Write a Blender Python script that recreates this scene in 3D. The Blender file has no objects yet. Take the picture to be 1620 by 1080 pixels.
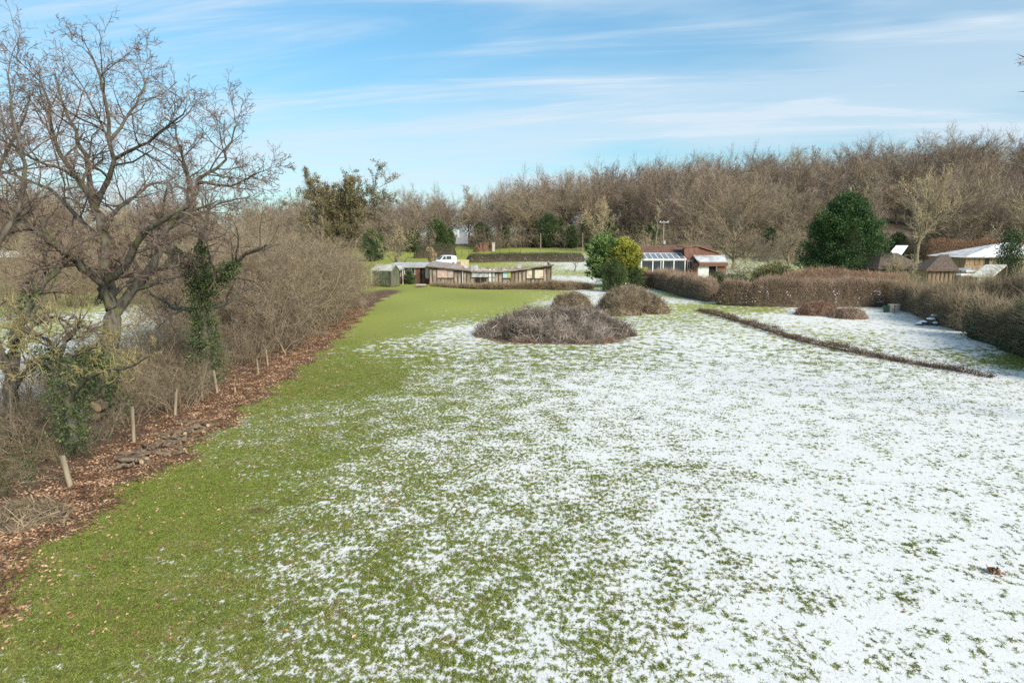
import bpy, bmesh, math, random
import numpy as np
from mathutils import Vector, Matrix
PI = math.pi
SC = bpy.context.scene
COL = SC.collection
# ------------------------------------------------------------------ camera
CAM_H, FPX = 6.0, 1080.0
PITCH = math.atan(170 / 1080)
cam_d = bpy.data.cameras.new('camera'); cam = bpy.data.objects.new('camera', cam_d); COL.objects.link(cam)
cam.location = (0, 0, CAM_H); cam.rotation_euler = (PI / 2 - PITCH, 0, 0)
cam_d.sensor_width = 36; cam_d.lens = 24; cam_d.clip_start = 0.1; cam_d.clip_end = 6000
SC.camera = cam
# ------------------------------------------------------------------ sun, sky, exposure
SUN_EL, SUN_AZ = math.radians(34), math.radians(140)      # azimuth clockwise from +Y: behind the camera, to the right
sun_d = bpy.data.lights.new('sun', 'SUN'); sun = bpy.data.objects.new('sun', sun_d); COL.objects.link(sun)
sun_d.energy = 2.7; sun_d.angle = math.radians(28); sun_d.color = (1.0, 0.91, 0.77)
sd = Vector((math.sin(SUN_AZ) * math.cos(SUN_EL), math.cos(SUN_AZ) * math.cos(SUN_EL), math.sin(SUN_EL)))
sun.rotation_euler = sd.to_track_quat('Z', 'Y').to_euler(); sun.location = sd * 100
SC.view_settings.view_transform = 'Standard'; SC.view_settings.look = 'None'
SC.view_settings.gamma = 1; SC.view_settings.use_curve_mapping = False
SC.view_settings.exposure = 0.88


def lk(nt, a, b): nt.links.new(a, b)


def nd(nt, typ, _props=None, **kw):
    n = nt.nodes.new(typ)
    for k, v in (_props or {}).items(): setattr(n, k, v)
    for k, v in kw.items():
        s = n.inputs[int(k[1:])] if k[0] == 'i' and k[1:].isdigit() else n.inputs[k.replace('_', ' ')]
        if isinstance(v, bpy.types.NodeSocket): lk(nt, v, s)
        else: s.default_value = v
    return n


def mth(nt, op, a, b=None, clamp=False):
    n = nt.nodes.new('ShaderNodeMath'); n.operation = op; n.use_clamp = clamp
    for i, v in enumerate((a, b)):
        if v is None: continue
        if isinstance(v, bpy.types.NodeSocket): lk(nt, v, n.inputs[i])
        else: n.inputs[i].default_value = v
    return n.outputs[0]


def mapr(nt, v, a, b, c=0.0, d=1.0, smooth=True):
    n = nt.nodes.new('ShaderNodeMapRange')
    n.interpolation_type = 'SMOOTHSTEP' if smooth else 'LINEAR'
    for i, q in enumerate((v, a, b, c, d)):
        if isinstance(q, bpy.types.NodeSocket): lk(nt, q, n.inputs[i])
        else: n.inputs[i].default_value = q
    return n.outputs[0]


def mixc(nt, f, a, b, blend='MIX'):
    n = nt.nodes.new('ShaderNodeMix'); n.data_type = 'RGBA'; n.blend_type = blend; n.clamp_factor = True
    for s, v in ((n.inputs[0], f), (n.inputs[6], a), (n.inputs[7], b)):
        if isinstance(v, bpy.types.NodeSocket): lk(nt, v, s)
        else: s.default_value = v if not isinstance(v, tuple) or len(v) == 4 else (*v, 1)
    return n.outputs[2]


def noise(nt, vec, scale, detail=3, rough=0.55, dist=0.0):
    n = nd(nt, 'ShaderNodeTexNoise', Scale=scale, Detail=detail, Roughness=rough, Distortion=dist)
    if vec is not None: lk(nt, vec, n.inputs['Vector'])
    return n.outputs['Fac'] if 'Fac' in n.outputs else n.outputs[0]


def vmap(nt, vec, scale=(1, 1, 1), rot=(0, 0, 0), loc=(0, 0, 0)):
    """scale then rotate, built of nodes that shader and geometry trees share"""
    v = nd(nt, 'ShaderNodeVectorRotate', {'rotation_type': 'Z_AXIS'}, Vector=vec, Angle=rot[2]).outputs[0]
    v = nd(nt, 'ShaderNodeVectorMath', {'operation': 'MULTIPLY'}, i0=v, i1=scale).outputs[0]
    return nd(nt, 'ShaderNodeVectorMath', {'operation': 'ADD'}, i0=v, i1=loc).outputs[0]


W = bpy.data.worlds.new('World'); SC.world = W; W.use_nodes = True
wn = W.node_tree; wn.nodes.clear()
SKY_STRENGTH = 0.118
sky = wn.nodes.new('ShaderNodeTexSky'); sky.sky_type = 'NISHITA'; sky.sun_disc = False
sky.sun_elevation = SUN_EL; sky.sun_rotation = SUN_AZ; sky.altitude = 80; sky.air_density = 0.9; sky.dust_density = 0.25; sky.ozone_density = 2.5
tc = wn.nodes.new('ShaderNodeTexCoord')
sep = nd(wn, 'ShaderNodeSeparateXYZ', Vector=tc.outputs['Generated'])
zz = mth(wn, 'ADD', mth(wn, 'MAXIMUM', sep.outputs[2], 0.0), 0.10)
cv = nd(wn, 'ShaderNodeCombineXYZ', X=mth(wn, 'DIVIDE', sep.outputs[0], zz), Y=mth(wn, 'DIVIDE', sep.outputs[1], zz)).outputs[0]
# high thin cloud: soft veil, long streaks and fine fibres
veil = mapr(wn, noise(wn, vmap(wn, cv, (0.42, 0.75, 1), (0, 0, 0.25), (3.1, 1.7, 0)), 1.0, 4, 0.55, 0.3), 0.34, 0.62)
strk = mapr(wn, noise(wn, vmap(wn, cv, (0.30, 1.5, 1), (0, 0, 0.22), (7.3, 0.2, 2)), 1.0, 6, 0.6, 0.8), 0.46, 0.66)
fib = noise(wn, vmap(wn, cv, (0.9, 5.0, 1), (0, 0, 0.26), (1.3, 4.2, 5)), 1.0, 6, 0.65, 1.0)
fib = mapr(wn, fib, 0.35, 0.75)
low = mapr(wn, sep.outputs[2], 0.0, 0.26, 0.36, 0.0)
cl = mth(wn, 'ADD', mth(wn, 'MULTIPLY', veil, 0.55), mth(wn, 'MULTIPLY', strk, mth(wn, 'ADD', 0.22, mth(wn, 'MULTIPLY', fib, 0.70))))
cl = mth(wn, 'ADD', cl, low, True)
cl = mth(wn, 'MULTIPLY', cl, 0.92)
dim = mapr(wn, sep.outputs[2], 0.0, 0.42, 0.66, 1.0)                    # the air low down takes some of the light
skyc = mixc(wn, 1.0, sky.outputs[0], nd(wn, 'ShaderNodeCombineColor', Red=mth(wn, 'MULTIPLY', dim, 0.66), Green=mth(wn, 'MULTIPLY', dim, 0.93), Blue=mth(wn, 'MULTIPLY', dim, 0.88)).outputs[0], 'MULTIPLY')
ccol = (3.35, 3.9, 4.4, 1)
bg = nd(wn, 'ShaderNodeBackground', Color=mixc(wn, cl, skyc, ccol), Strength=SKY_STRENGTH)
wo = nd(wn, 'ShaderNodeOutputWorld', Surface=bg.outputs[0])
SC.cycles.use_denoising = False
SC.cycles.max_bounces = 6; SC.cycles.diffuse_bounces = 3; SC.cycles.glossy_bounces = 2; SC.cycles.transmission_bounces = 4


# ------------------------------------------------------------------ picture point -> place
def ray(px, py):
    dx, dy = (px - 810) / FPX, (540 - py) / FPX
    return np.array((dx, math.cos(PITCH) + dy * math.sin(PITCH), -math.sin(PITCH) + dy * math.cos(PITCH)))


def at(px, py, Y):
    r = ray(px, py); t = Y / r[1]
    return np.array((r[0] * t, Y, CAM_H + r[2] * t))


def sst(a, b, x):
    t = np.clip((np.asarray(x, float) - a) / (b - a), 0, 1); return t * t * (3 - 2 * t)


def height(x, y):
    """the lie of the land: level garden, rising fields behind, wooded hill to the right"""
    x = np.asarray(x, float); y = np.asarray(y, float)
    h = 0.030 * np.clip(y - 90, 0, 90) * sst(88, 110, y)
    amp = 1.0 + 20.0 * sst(-50, 165, x)
    h = h + amp * sst(112, 235, y) * sst(-400, -20, x)
    h = h + 0.04 * np.sin(x * 0.33 + 1) * np.sin(y * 0.27) + 0.02 * np.sin(x * 0.9 + y * 0.7)
    return h


def G(px, py):
    """where the picture point meets the land"""
    r = ray(px, py); t = CAM_H / max(1e-3, -r[2])
    for _ in range(25):
        p = r * t; z = float(height(p[0], p[1])); t = t * 0.5 + 0.5 * (CAM_H - z) / max(1e-3, -r[2])
    p = r * t; return np.array((p[0], p[1], float(height(p[0], p[1]))))


# ------------------------------------------------------------------ mesh helpers
class MB:
    """collects triangles and quads for ONE mesh"""
    def __init__(s): s.V = []; s.F3 = []; s.F4 = []; s.n = 0; s.m3 = []; s.m4 = []
    def add(s, V, F, mi=0):
        V = np.asarray(V, float).reshape(-1, 3); F = np.asarray(F, int)
        s.V.append(V)
        if F.size:
            if F.shape[1] == 3: s.F3.append(F + s.n); s.m3.append(np.full(len(F), mi))
            else: s.F4.append(F + s.n); s.m4.append(np.full(len(F), mi))
        s.n += len(V); return s
    def box(s, c, size, rz=0.0, mi=0, top=None, rot=None):
        x, y, z = np.asarray(size, float) / 2
        t = top or (1, 1)
        V = np.array([(-x, -y, -z), (x, -y, -z), (x, y, -z), (-x, y, -z),
                      (-x * t[0], -y * t[1], z), (x * t[0], -y * t[1], z), (x * t[0], y * t[1], z), (-x * t[0], y * t[1], z)])
        if rot is not None: V = V @ np.array(rot).T
        if rz: c_, s_ = math.cos(rz), math.sin(rz); V = V @ np.array([(c_, s_, 0), (-s_, c_, 0), (0, 0, 1)])
        return s.add(V + np.asarray(c, float), [(0, 3, 2, 1), (4, 5, 6, 7), (0, 1, 5, 4), (1, 2, 6, 5), (2, 3, 7, 6), (3, 0, 4, 7)], mi)
    def prism(s, P, d, mi=0):
        """polygon P (convex, n x 3) pushed along d"""
        P = np.asarray(P, float); n = len(P); V = np.vstack([P, P + np.asarray(d, float)])
        s.add(V, [(i, (i + 1) % n, n + (i + 1) % n, n + i) for i in range(n)], mi)
        k = s.n - 2 * n
        for i in range(1, n - 1):
            s.F3.append(np.array([(k, k + i + 1, k + i), (k + n, k + n + i, k + n + i + 1)])); s.m3.append(np.full(2, mi))
        return s
    def tubes(s, P, R, sides=3, tip=True, mi=0):
        V, q, t = tubes(P, R, sides, tip); k = s.n
        s.add(V, q, mi)
        if len(t): s.F3.append(t + k); s.m3.append(np.full(len(t), mi))
        return s
    def mesh(s, name, mats, smooth=False):
        me = bpy.data.meshes.new(name)
        V = np.vstack(s.V); f4 = np.vstack(s.F4) if s.F4 else np.zeros((0, 4), int); f3 = np.vstack(s.F3) if s.F3 else np.zeros((0, 3), int)
        n4, n3 = len(f4), len(f3)
        me.vertices.add(len(V)); me.vertices.foreach_set('co', V.astype(np.float32).ravel())
        me.loops.add(n4 * 4 + n3 * 3); me.loops.foreach_set('vertex_index', np.concatenate([f4.ravel(), f3.ravel()]).astype(np.int32))
        me.polygons.add(n4 + n3)
        st = np.concatenate([np.arange(n4) * 4, n4 * 4 + np.arange(n3) * 3]).astype(np.int32)
        me.polygons.foreach_set('loop_start', st)
        mi = np.concatenate(s.m4 + s.m3).astype(np.int32); me.polygons.foreach_set('material_index', mi)
        me.polygons.foreach_set('use_smooth', np.full(n4 + n3, bool(smooth)))
        for m in (mats if isinstance(mats, (list, tuple)) else [mats]): me.materials.append(m)
        me.update(calc_edges=True); me.validate(); return me


def nrm(v): return v / np.maximum(np.linalg.norm(v, axis=-1, keepdims=True), 1e-9)


def tubes(P, R, sides=3, tip=True):
    P = np.asarray(P, float); R = np.asarray(R, float); B, n = P.shape[:2]
    T = np.empty_like(P); T[:, 1:-1] = P[:, 2:] - P[:, :-2]; T[:, 0] = P[:, 1] - P[:, 0]; T[:, -1] = P[:, -1] - P[:, -2]
    T = nrm(T); mean = nrm(P[:, -1] - P[:, 0])
    ref = np.where(np.abs(mean[:, 2:3]) < 0.8, np.array([[0, 0, 1.0]]), np.array([[1.0, 0.2, 0]]))[:, None, :]
    U = nrm(np.cross(T, np.broadcast_to(ref, T.shape))); Wv = np.cross(T, U)
    a = np.arange(sides) * 2 * PI / sides
    nr = n - 1 if tip else n
    ring = P[:, :nr, None, :] + R[:, :nr, None, None] * (np.cos(a)[None, None, :, None] * U[:, :nr, None, :] + np.sin(a)[None, None, :, None] * Wv[:, :nr, None, :])
    per = nr * sides + (1 if tip else 0)
    V = np.empty((B, per, 3)); V[:, :nr * sides] = ring.reshape(B, -1, 3)
    if tip: V[:, -1] = P[:, -1]
    q = []
    for i in range(nr - 1):
        for j in range(sides):
            j2 = (j + 1) % sides; q.append((i * sides + j, i * sides + j2, (i + 1) * sides + j2, (i + 1) * sides + j))
    base = (np.arange(B) * per)[:, None, None]
    q = (np.array(q, int).reshape(1, -1, 4) + base).reshape(-1, 4) if q else np.zeros((0, 4), int)
    if tip:
        t = np.array([((nr - 1) * sides + j, (nr - 1) * sides + (j + 1) % sides, per - 1) for j in range(sides)])
        t = (t[None] + base).reshape(-1, 3)
    else: t = np.zeros((0, 3), int)
    return V.reshape(-1, 3), q, t


def leaves(mb, C, D, L, Wd, rng, mi=0, fold=0.25):
    """leaf blades: centre-foot C, direction D, length L, width Wd; two triangles folded along the midrib"""
    C = np.asarray(C, float); D = nrm(np.asarray(D, float)); n = len(C)
    L = np.broadcast_to(L, (n,))[:, None]; Wd = np.broadcast_to(Wd, (n,))[:, None]
    S = nrm(np.cross(D, rng.normal(size=(n, 3)))); N = np.cross(S, D)
    V = np.stack([C, C + D * L * 0.55 + S * Wd / 2 + N * Wd * fold, C + D * L, C + D * L * 0.55 - S * Wd / 2 + N * Wd * fold], 1).reshape(-1, 3)
    b = (np.arange(n) * 4)[:, None]
    mb.add(V, np.concatenate([np.array([[0, 1, 2]]) + b, np.array([[0, 2, 3]]) + b]), mi)


def grow(rng, P, R, k, npts, lf, ang, t0=0.25, t1=1.0, wig=0.15, up=0.0, rf=0.6, rend=0.3, lvar=0.25, shape=0.45, angv=0.25, out=None, rmin=0.004, L=None):
    """k side branches on every branch of P"""
    P = np.asarray(P, float); B, n = P.shape[:2]
    plen = np.linalg.norm(np.diff(P, axis=1), axis=2).sum(1) if L is None else np.broadcast_to(L, (B,))
    t = t0 + (t1 - t0) * ((np.arange(k)[None] + rng.random((B, k))) / k); t = np.clip(t, 0, 0.999)
    x = t * (n - 1); i = x.astype(int); f = (x - i)[..., None]; bi = np.arange(B)[:, None]
    pos = P[bi, i] * (1 - f) + P[bi, i + 1] * f; rad = R[bi, i] * (1 - f[..., 0]) + R[bi, i + 1] * f[..., 0]
    tan = nrm(P[bi, i + 1] - P[bi, i])
    az = rng.random((B, 1)) * 2 * PI + np.arange(k)[None] * 2.4 + rng.normal(size=(B, k)) * 0.5
    u = nrm(np.cross(tan, np.array([0.13, 0.21, 1.0]) + 0 * tan)); v = np.cross(tan, u)
    a = ang * (1 + angv * rng.normal(size=(B, k)))
    d = tan * np.cos(a)[..., None] + (u * np.cos(az)[..., None] + v * np.sin(az)[..., None]) * np.sin(a)[..., None]
    d[..., 2] += up; d = nrm(d)
    ln = plen[:, None] * lf * (1 - shape * t) * np.clip(1 + lvar * rng.normal(size=(B, k)), 0.4, 1.7)
    C = B * k; d = d.reshape(C, 3); ln = ln.reshape(C); pos = pos.reshape(C, 3); rad = rad.reshape(C)
    Q = np.empty((C, npts, 3)); Q[:, 0] = pos; step = ln / (npts - 1)
    for j in range(1, npts):
        d = nrm(d + wig * rng.normal(size=d.shape) + np.array([0, 0, up * 0.5])); Q[:, j] = Q[:, j - 1] + d * step[:, None]
    r0 = np.maximum(rad * rf, rmin)
    RR = r0[:, None] * np.linspace(1, rend, npts)[None]
    return Q, RR


# ------------------------------------------------------------------ things
def put(o, name, parent=None):
    COL.objects.link(o)
    if parent is not None: o.parent = parent
    return o


def thing(name, label, cat, loc=(0, 0, 0), rz=0.0, group=None, scale=1.0, mesh=None):
    o = bpy.data.objects.new(name, mesh); COL.objects.link(o)
    o.location = loc; o.rotation_euler = (0, 0, rz); o.scale = (scale,) * 3 if np.isscalar(scale) else scale
    o['label'] = label; o['category'] = cat
    if group: o['group'] = group
    return o


def part(name, mesh, parent, loc=(0, 0, 0), rz=0.0, label=None, stuff=False):
    o = bpy.data.objects.new(name, mesh); COL.objects.link(o); o.parent = parent; o.location = loc; o.rotation_euler = (0, 0, rz)
    if label: o['label'] = label
    if stuff: o['kind'] = 'stuff'
    return o


def dup(root, loc, rz=0.0, scale=1.0, label=None, group=None):
    r = root.copy(); COL.objects.link(r); r.location = loc; r.rotation_euler = (0, 0, rz)
    r.scale = (scale,) * 3 if np.isscalar(scale) else scale
    if label: r['label'] = label
    if group: r['group'] = group
    for ch in list(root.children):
        c = ch.copy(); COL.objects.link(c); c.parent = r
        for g in ch.children:
            d = g.copy(); COL.objects.link(d); d.parent = c
    return r


# ------------------------------------------------------------------ materials
def new_mat(name, rough=0.8, spec=0.3):
    m = bpy.data.materials.new(name); m.use_nodes = True; nt = m.node_tree
    b = nt.nodes['Principled BSDF']; b.inputs['Roughness'].default_value = rough; b.inputs['Specular IOR Level'].default_value = spec
    return m, nt, b


def simple(name, c1, c2, scale=3.0, rough=0.85, bump=0.0, isl=0.0, rnd=None, detail=4, spec=0.25, stretch=(1, 1, 1), c3=None, lo=0.38, hi=0.62, rnd2=None):
    """two (or three) natural tones mixed by noise; isl: light-dark spread piece by piece; rnd: a second tone picked object by object"""
    m, nt, b = new_mat(name, rough, spec)
    tcn = nt.nodes.new('ShaderNodeTexCoord'); v = vmap(nt, tcn.outputs['Object'], stretch)
    f = noise(nt, v, scale, detail, 0.6)
    col = mixc(nt, mapr(nt, f, lo, hi), c1, c2)
    if c3 is not None:
        f3 = noise(nt, vmap(nt, tcn.outputs['Object'], stretch, loc=(5.3, 2.1, 7.7)), scale * 0.45, detail, 0.6)
        col = mixc(nt, mapr(nt, f3, 0.5, 0.66), col, c3)
    if rnd is not None:
        oi = nt.nodes.new('ShaderNodeObjectInfo'); col = mixc(nt, oi.outputs['Random'], col, mixc(nt, 0.6, col, rnd))
    if rnd2 is not None:
        oi2 = nt.nodes.new('ShaderNodeObjectInfo'); fr_ = mth(nt, 'FRACT', mth(nt, 'MULTIPLY', oi2.outputs['Random'], 7.31)); col = mixc(nt, mapr(nt, fr_, 0.45, 1.0, 0, 0.85), col, rnd2)
    if isl:
        g = nt.nodes.new('ShaderNodeNewGeometry')
        k = mapr(nt, g.outputs['Random Per Island'], 0, 1, 1 - isl, 1 + isl, False)
        col = mixc(nt, 1.0, col, nd(nt, 'ShaderNodeCombineColor', Red=k, Green=k, Blue=k).outputs[0], 'MULTIPLY')
    lk(nt, col, b.inputs['Base Color'])
    if bump:
        bn = nd(nt, 'ShaderNodeBump', Strength=bump, Height=f, Distance=0.05); lk(nt, bn.outputs[0], b.inputs['Normal'])
    return m


def flat(name, c, rough=0.6, spec=0.3, metal=0.0):
    m = simple(name, tuple(x * 0.88 for x in c), tuple(min(1, x * 1.08) for x in c), 2.2, rough, 0, spec=spec)
    m.node_tree.nodes['Principled BSDF'].inputs['Metallic'].default_value = metal
    return m


M = {}
M['bark'] = simple('oak bark', (0.068, 0.057, 0.046), (0.155, 0.135, 0.108), 9, 0.95, 0.5, c3=(0.13, 0.135, 0.06), stretch=(1, 1, 0.35))
M['twig'] = simple('twig brown', (0.13, 0.092, 0.072), (0.24, 0.175, 0.14), 2.5, 0.95, isl=0.25)
M['twig_lichen'] = simple('lichen twig', (0.24, 0.20, 0.09), (0.40, 0.33, 0.14), 2.5, 0.95, isl=0.25)
M['wood_twig'] = simple('woodland twig', (0.245, 0.190, 0.148), (0.375, 0.30, 0.235), 0.4, 0.95, isl=0.3, rnd=(0.36, 0.29, 0.17), rnd2=(0.15, 0.112, 0.095))
M['wood_bark'] = simple('woodland bark', (0.17, 0.135, 0.10), (0.30, 0.25, 0.185), 4, 0.95, 0.3, c3=(0.17, 0.17, 0.09), rnd=(0.30, 0.27, 0.17))
M['pale_twig'] = simple('pale twig', (0.36, 0.29, 0.16), (0.48, 0.40, 0.24), 0.6, 0.95, isl=0.2)
M['thicket'] = simple('thicket stem', (0.18, 0.14, 0.10), (0.34, 0.27, 0.19), 1.2, 0.95, isl=0.45, rnd=(0.28, 0.22, 0.13))
M['brush'] = simple('dead brushwood', (0.15, 0.12, 0.10), (0.38, 0.32, 0.265), 1.1, 0.95, isl=0.55)
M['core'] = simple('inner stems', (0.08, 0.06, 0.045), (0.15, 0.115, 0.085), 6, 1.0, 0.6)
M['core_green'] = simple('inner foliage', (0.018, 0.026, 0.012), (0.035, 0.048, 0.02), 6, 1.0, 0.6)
M['ivy'] = simple('ivy leaf', (0.045, 0.075, 0.022), (0.10, 0.14, 0.042), 3, 0.5, isl=0.45, spec=0.4)
M['laurel'] = simple('laurel leaf', (0.065, 0.105, 0.040), (0.135, 0.185, 0.068), 2, 0.45, isl=0.4, spec=0.4, rnd=(0.05, 0.075, 0.03))
M['conifer'] = simple('conifer spray', (0.040, 0.085, 0.032), (0.105, 0.175, 0.062), 1.2, 0.7, isl=0.4)
M['conifer_pale'] = simple('mid green spray', (0.11, 0.19, 0.060), (0.24, 0.33, 0.11), 1.2, 0.7, isl=0.4)
M['conifer_gold'] = simple('gold green spray', (0.28, 0.29, 0.052), (0.46, 0.45, 0.085), 1.2, 0.7, isl=0.35)
M['olive'] = simple('olive leaf', (0.14, 0.128, 0.060), (0.24, 0.205, 0.105), 0.8, 0.7, isl=0.4)
M['hedge_leaf'] = simple('hedge leaf', (0.19, 0.14, 0.082), (0.31, 0.215, 0.13), 1.0, 0.75, isl=0.5, c3=(0.10, 0.115, 0.045))
M['hedge_twig'] = simple('hedge twig', (0.26, 0.18, 0.135), (0.42, 0.31, 0.23), 0.9, 0.95, isl=0.35)
M['beech_leaf'] = simple('dry beech leaf', (0.24, 0.125, 0.070), (0.36, 0.20, 0.11), 1.0, 0.8, isl=0.4)
M['dead_leaf'] = simple('fallen leaf', (0.175, 0.092, 0.050), (0.47, 0.30, 0.185), 2.0, 0.8, isl=0.6)
M['yellow_leaf'] = simple('yellow green leaf', (0.12, 0.125, 0.030), (0.20, 0.18, 0.06), 1.5, 0.7, isl=0.4)
M['red_stem'] = simple('rusty stem', (0.22, 0.10, 0.062), (0.36, 0.20, 0.13), 1.0, 0.9, isl=0.4)
M['dark_leaf'] = simple('wet dead leaf', (0.085, 0.048, 0.036), (0.18, 0.105, 0.078), 1.0, 0.85, isl=0.5)
M['rust_twig'] = simple('rusty twig', (0.21, 0.125, 0.085), (0.36, 0.235, 0.165), 1.0, 0.95, isl=0.4)
M['straw'] = simple('straw', (0.34, 0.26, 0.155), (0.50, 0.40, 0.26), 2.0, 0.9, isl=0.3)
M['post'] = simple('weathered post', (0.22, 0.185, 0.125), (0.37, 0.31, 0.21), 8, 0.95, 0.4, stretch=(1, 1, 0.15))
M['log'] = simple('log bark', (0.095, 0.066, 0.046), (0.22, 0.165, 0.115), 7, 0.95, 0.5, c3=(0.10, 0.11, 0.04))
M['cut'] = simple('cut wood end', (0.40, 0.28, 0.16), (0.52, 0.38, 0.23), 12, 0.9)
M['snow'] = simple('snow', (0.80, 0.81, 0.84), (0.86, 0.87, 0.89), 9, 0.7, 0.3)


# ================================================================== ground
SNOW = """300,800,0 480,600,0 560,500,0 650,462,0 750,470,.02 850,462,.05 400,1000,.25 300,1000,.16 100,1050,.03 200,1050,.10 330,940,.07 500,900,.38 560,760,.32 480,720,.04
560,650,.25 520,700,.12 500,760,.12 620,640,.35 600,560,.35 660,540,.40 620,500,.02 560,525,0 600,522,.02 640,505,.02 665,515,.12 565,565,.05 540,610,.04 690,495,.03 700,510,.30 740,522,.93 740,600,.50 700,700,.45 650,800,.35 600,900,.30 550,1000,.30 500,1060,.30
640,1060,.42 750,1000,.45 760,850,.45 850,760,.55 850,620,.60 900,560,.50 950,620,.85 960,700,.72 1000,560,.60 1050,620,.92 1100,540,.78 1080,520,.50 1000,505,.35
1040,500,.30 952,463,.93 935,478,.8 900,452,.12 1080,477,.7 1130,470,.05 1150,560,.8 1200,600,.9 1250,560,.62 1100,484,.10 1200,489,.10 1300,492,.85 1270,500,.9 1210,520,.62
1330,535,.50 1400,510,.94 1500,545,.9 1560,560,.55 1610,568,.05 1450,570,.72 1600,600,.93 1500,650,.93 1300,650,.97 1150,650,.90 1200,700,.98 1100,700,.78 1050,750,.57
950,800,.50 1100,800,.78 1250,800,.95 1400,750,.97 1500,800,.96 1600,800,.96 1600,950,.93 1450,950,.93 1300,920,.92 1150,900,.80 1000,900,.62 900,950,.52 1000,1050,.62
1150,1052,.75 1300,1060,.85 1500,1060,.92 850,1060,.47 420,800,.04 380,900,.14 200,1000,.02 500,820,.3 800,550,.4 880,550,.45 760,545,.6 720,535,.6 1000,545,.6
880,441,.95 930,443,.9 905,432,.15 900,424,.75 860,424,.1 920,415,.8 880,412,.4 780,405,0 720,402,0 840,402,.05 700,425,0 800,455,0 690,470,0
270,505,.93 290,530,.9 250,470,.04 330,455,.04 350,478,.6 20,600,.85 40,570,.8 400,455,0 150,470,.03 90,520,.3 60,450,.02 1110,437,.9 1180,445,.15 1230,440,.04 1500,450,.2 1620,690,.94"""
_cp = np.array([[float(v) for v in s.split(',')] for s in SNOW.split()])
_cg = np.array([G(a, b)[:2] for a, b in _cp[:, :2]])
_ca, _cl = np.arctan2(_cg[:, 0], _cg[:, 1]), np.log(np.hypot(_cg[:, 0], _cg[:, 1]))


def probit(p):
    p = np.clip(p, 0.004, 0.996); t = np.sqrt(-2 * np.log(np.minimum(p, 1 - p)))
    z = t - (2.30753 + 0.27061 * t) / (1 + 0.99229 * t + 0.04481 * t * t)
    return np.where(p < 0.5, -z, z)


_cz = np.minimum(np.where(_cp[:, 2] <= 0.02, -2.6, probit(_cp[:, 2]) * 0.62), 0.68)


def snow_z(x, y):
    """how far snow covers the grass, as a threshold for the patch noise (known places, spread to their surroundings)"""
    a, l = np.arctan2(x, y).ravel(), np.log(np.maximum(np.hypot(x, y), 1)).ravel()
    out = np.empty(len(a))
    for i in range(0, len(a), 20000):
        d2 = (a[i:i + 20000, None] - _ca) ** 2 + ((l[i:i + 20000, None] - _cl) * 0.9) ** 2
        w = 1 / (d2 + 0.0008) ** 2; out[i:i + 20000] = (w * _cz).sum(1) / w.sum(1)
    return out.reshape(np.shape(x)) + 0.36 * (1 - sst(15, 27, y)) + 0.10


_edge = np.array([G(a, b)[:2] for a, b in ((0, 955), (110, 835), (240, 752), (330, 692), (420, 622), (480, 577), (540, 528), (590, 482), (640, 452))])


def edge_x(y): return np.interp(y, _edge[:, 1], _edge[:, 0])


def litter(x, y):
    """share of fallen leaves over the soil"""
    d = x - edge_x(y)
    f = 1 - sst(-0.5, 0.75, d + 0.3 * np.sin(y * 1.7) + 0.2 * np.sin(y * 4.1 + 1))
    f = f * sst(-9.5, -6.5, d) * (1 - sst(62, 72, y))
    g = np.exp(-(((x + 13.2) / 2.0) ** 2 + ((y - 71) / 4.0) ** 2)) * 0.9 + np.exp(-(((x + 10.6) / 0.9) ** 2 + ((y - 79) / 2.0) ** 2)) * 0.9
    b = np.exp(-(((x - 2.6) / 4.4) ** 4 + ((y - 39.6) / 2.6) ** 4))
    m = sum(a_ * np.exp(-(((x - u) / p_) ** 2 + ((y - v) / q_) ** 2)) for u, v, p_, q_, a_ in ((-5.55, 14.3, .55, .35, .72), (-6.4, 15.4, .5, .3, .5), (-6.9, 13.1, .5, .4, .5), (-4.6, 16.8, .4, .3, .45), (-7.2, 17.5, .6, .4, .5), (-6.2, 21.5, .6, .6, .45)))
    return np.clip(f + g + b + m, 0, 1)


def woodland(x, y):
    return np.clip(sst(150, 162, y + 10 * np.sin(x * 0.05)) + sst(118, 126, y) * sst(40, 56, x) + sst(95, 110, y) * sst(70, 90, x), 0, 1) * np.where(x > -60, 1, 0.75)


def lit_turf(x, y):
    """greener turf, sunlit brightness painted in, towards the buildings and on the far lawn"""
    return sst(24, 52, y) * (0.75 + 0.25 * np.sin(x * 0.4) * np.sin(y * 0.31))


def snow_mask(nt, pos, z):
    """patchy snow between the grass tufts; the same nodes serve the ground's shader and the grass scatter"""
    w = vmap(nt, pos, (1.4, 0.60, 1), (0, 0, 0.10))
    n = noise(nt, w, 11.0, 4, 0.66, 0.25)
    n2 = noise(nt, vmap(nt, pos, (1, 1, 1), (0, 0, 0), (9.1, 3.3, 0)), 1.1, 3, 0.5)
    n3 = noise(nt, vmap(nt, pos, (1.0, 0.8, 1), (0, 0, 0.4), (2.7, 8.1, 0)), 3.1, 4, 0.6, 0.3)   # broader clumps where the turf is rougher, away from the camera
    far = mapr(nt, nd(nt, 'ShaderNodeSeparateXYZ', Vector=pos).outputs[1], 16.0, 44.0)
    n = mth(nt, 'ADD', mth(nt, 'MULTIPLY', n, mth(nt, 'SUBTRACT', 1.0, mth(nt, 'MULTIPLY', far, 0.75))), mth(nt, 'MULTIPLY', n3, mth(nt, 'MULTIPLY', far, 0.75)))
    v = mth(nt, 'SUBTRACT', mth(nt, 'ADD', mth(nt, 'MULTIPLY', n, 9.0), mth(nt, 'MULTIPLY', n2, 2.6)), 5.8)
    return mth(nt, 'SUBTRACT', z, v)


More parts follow.
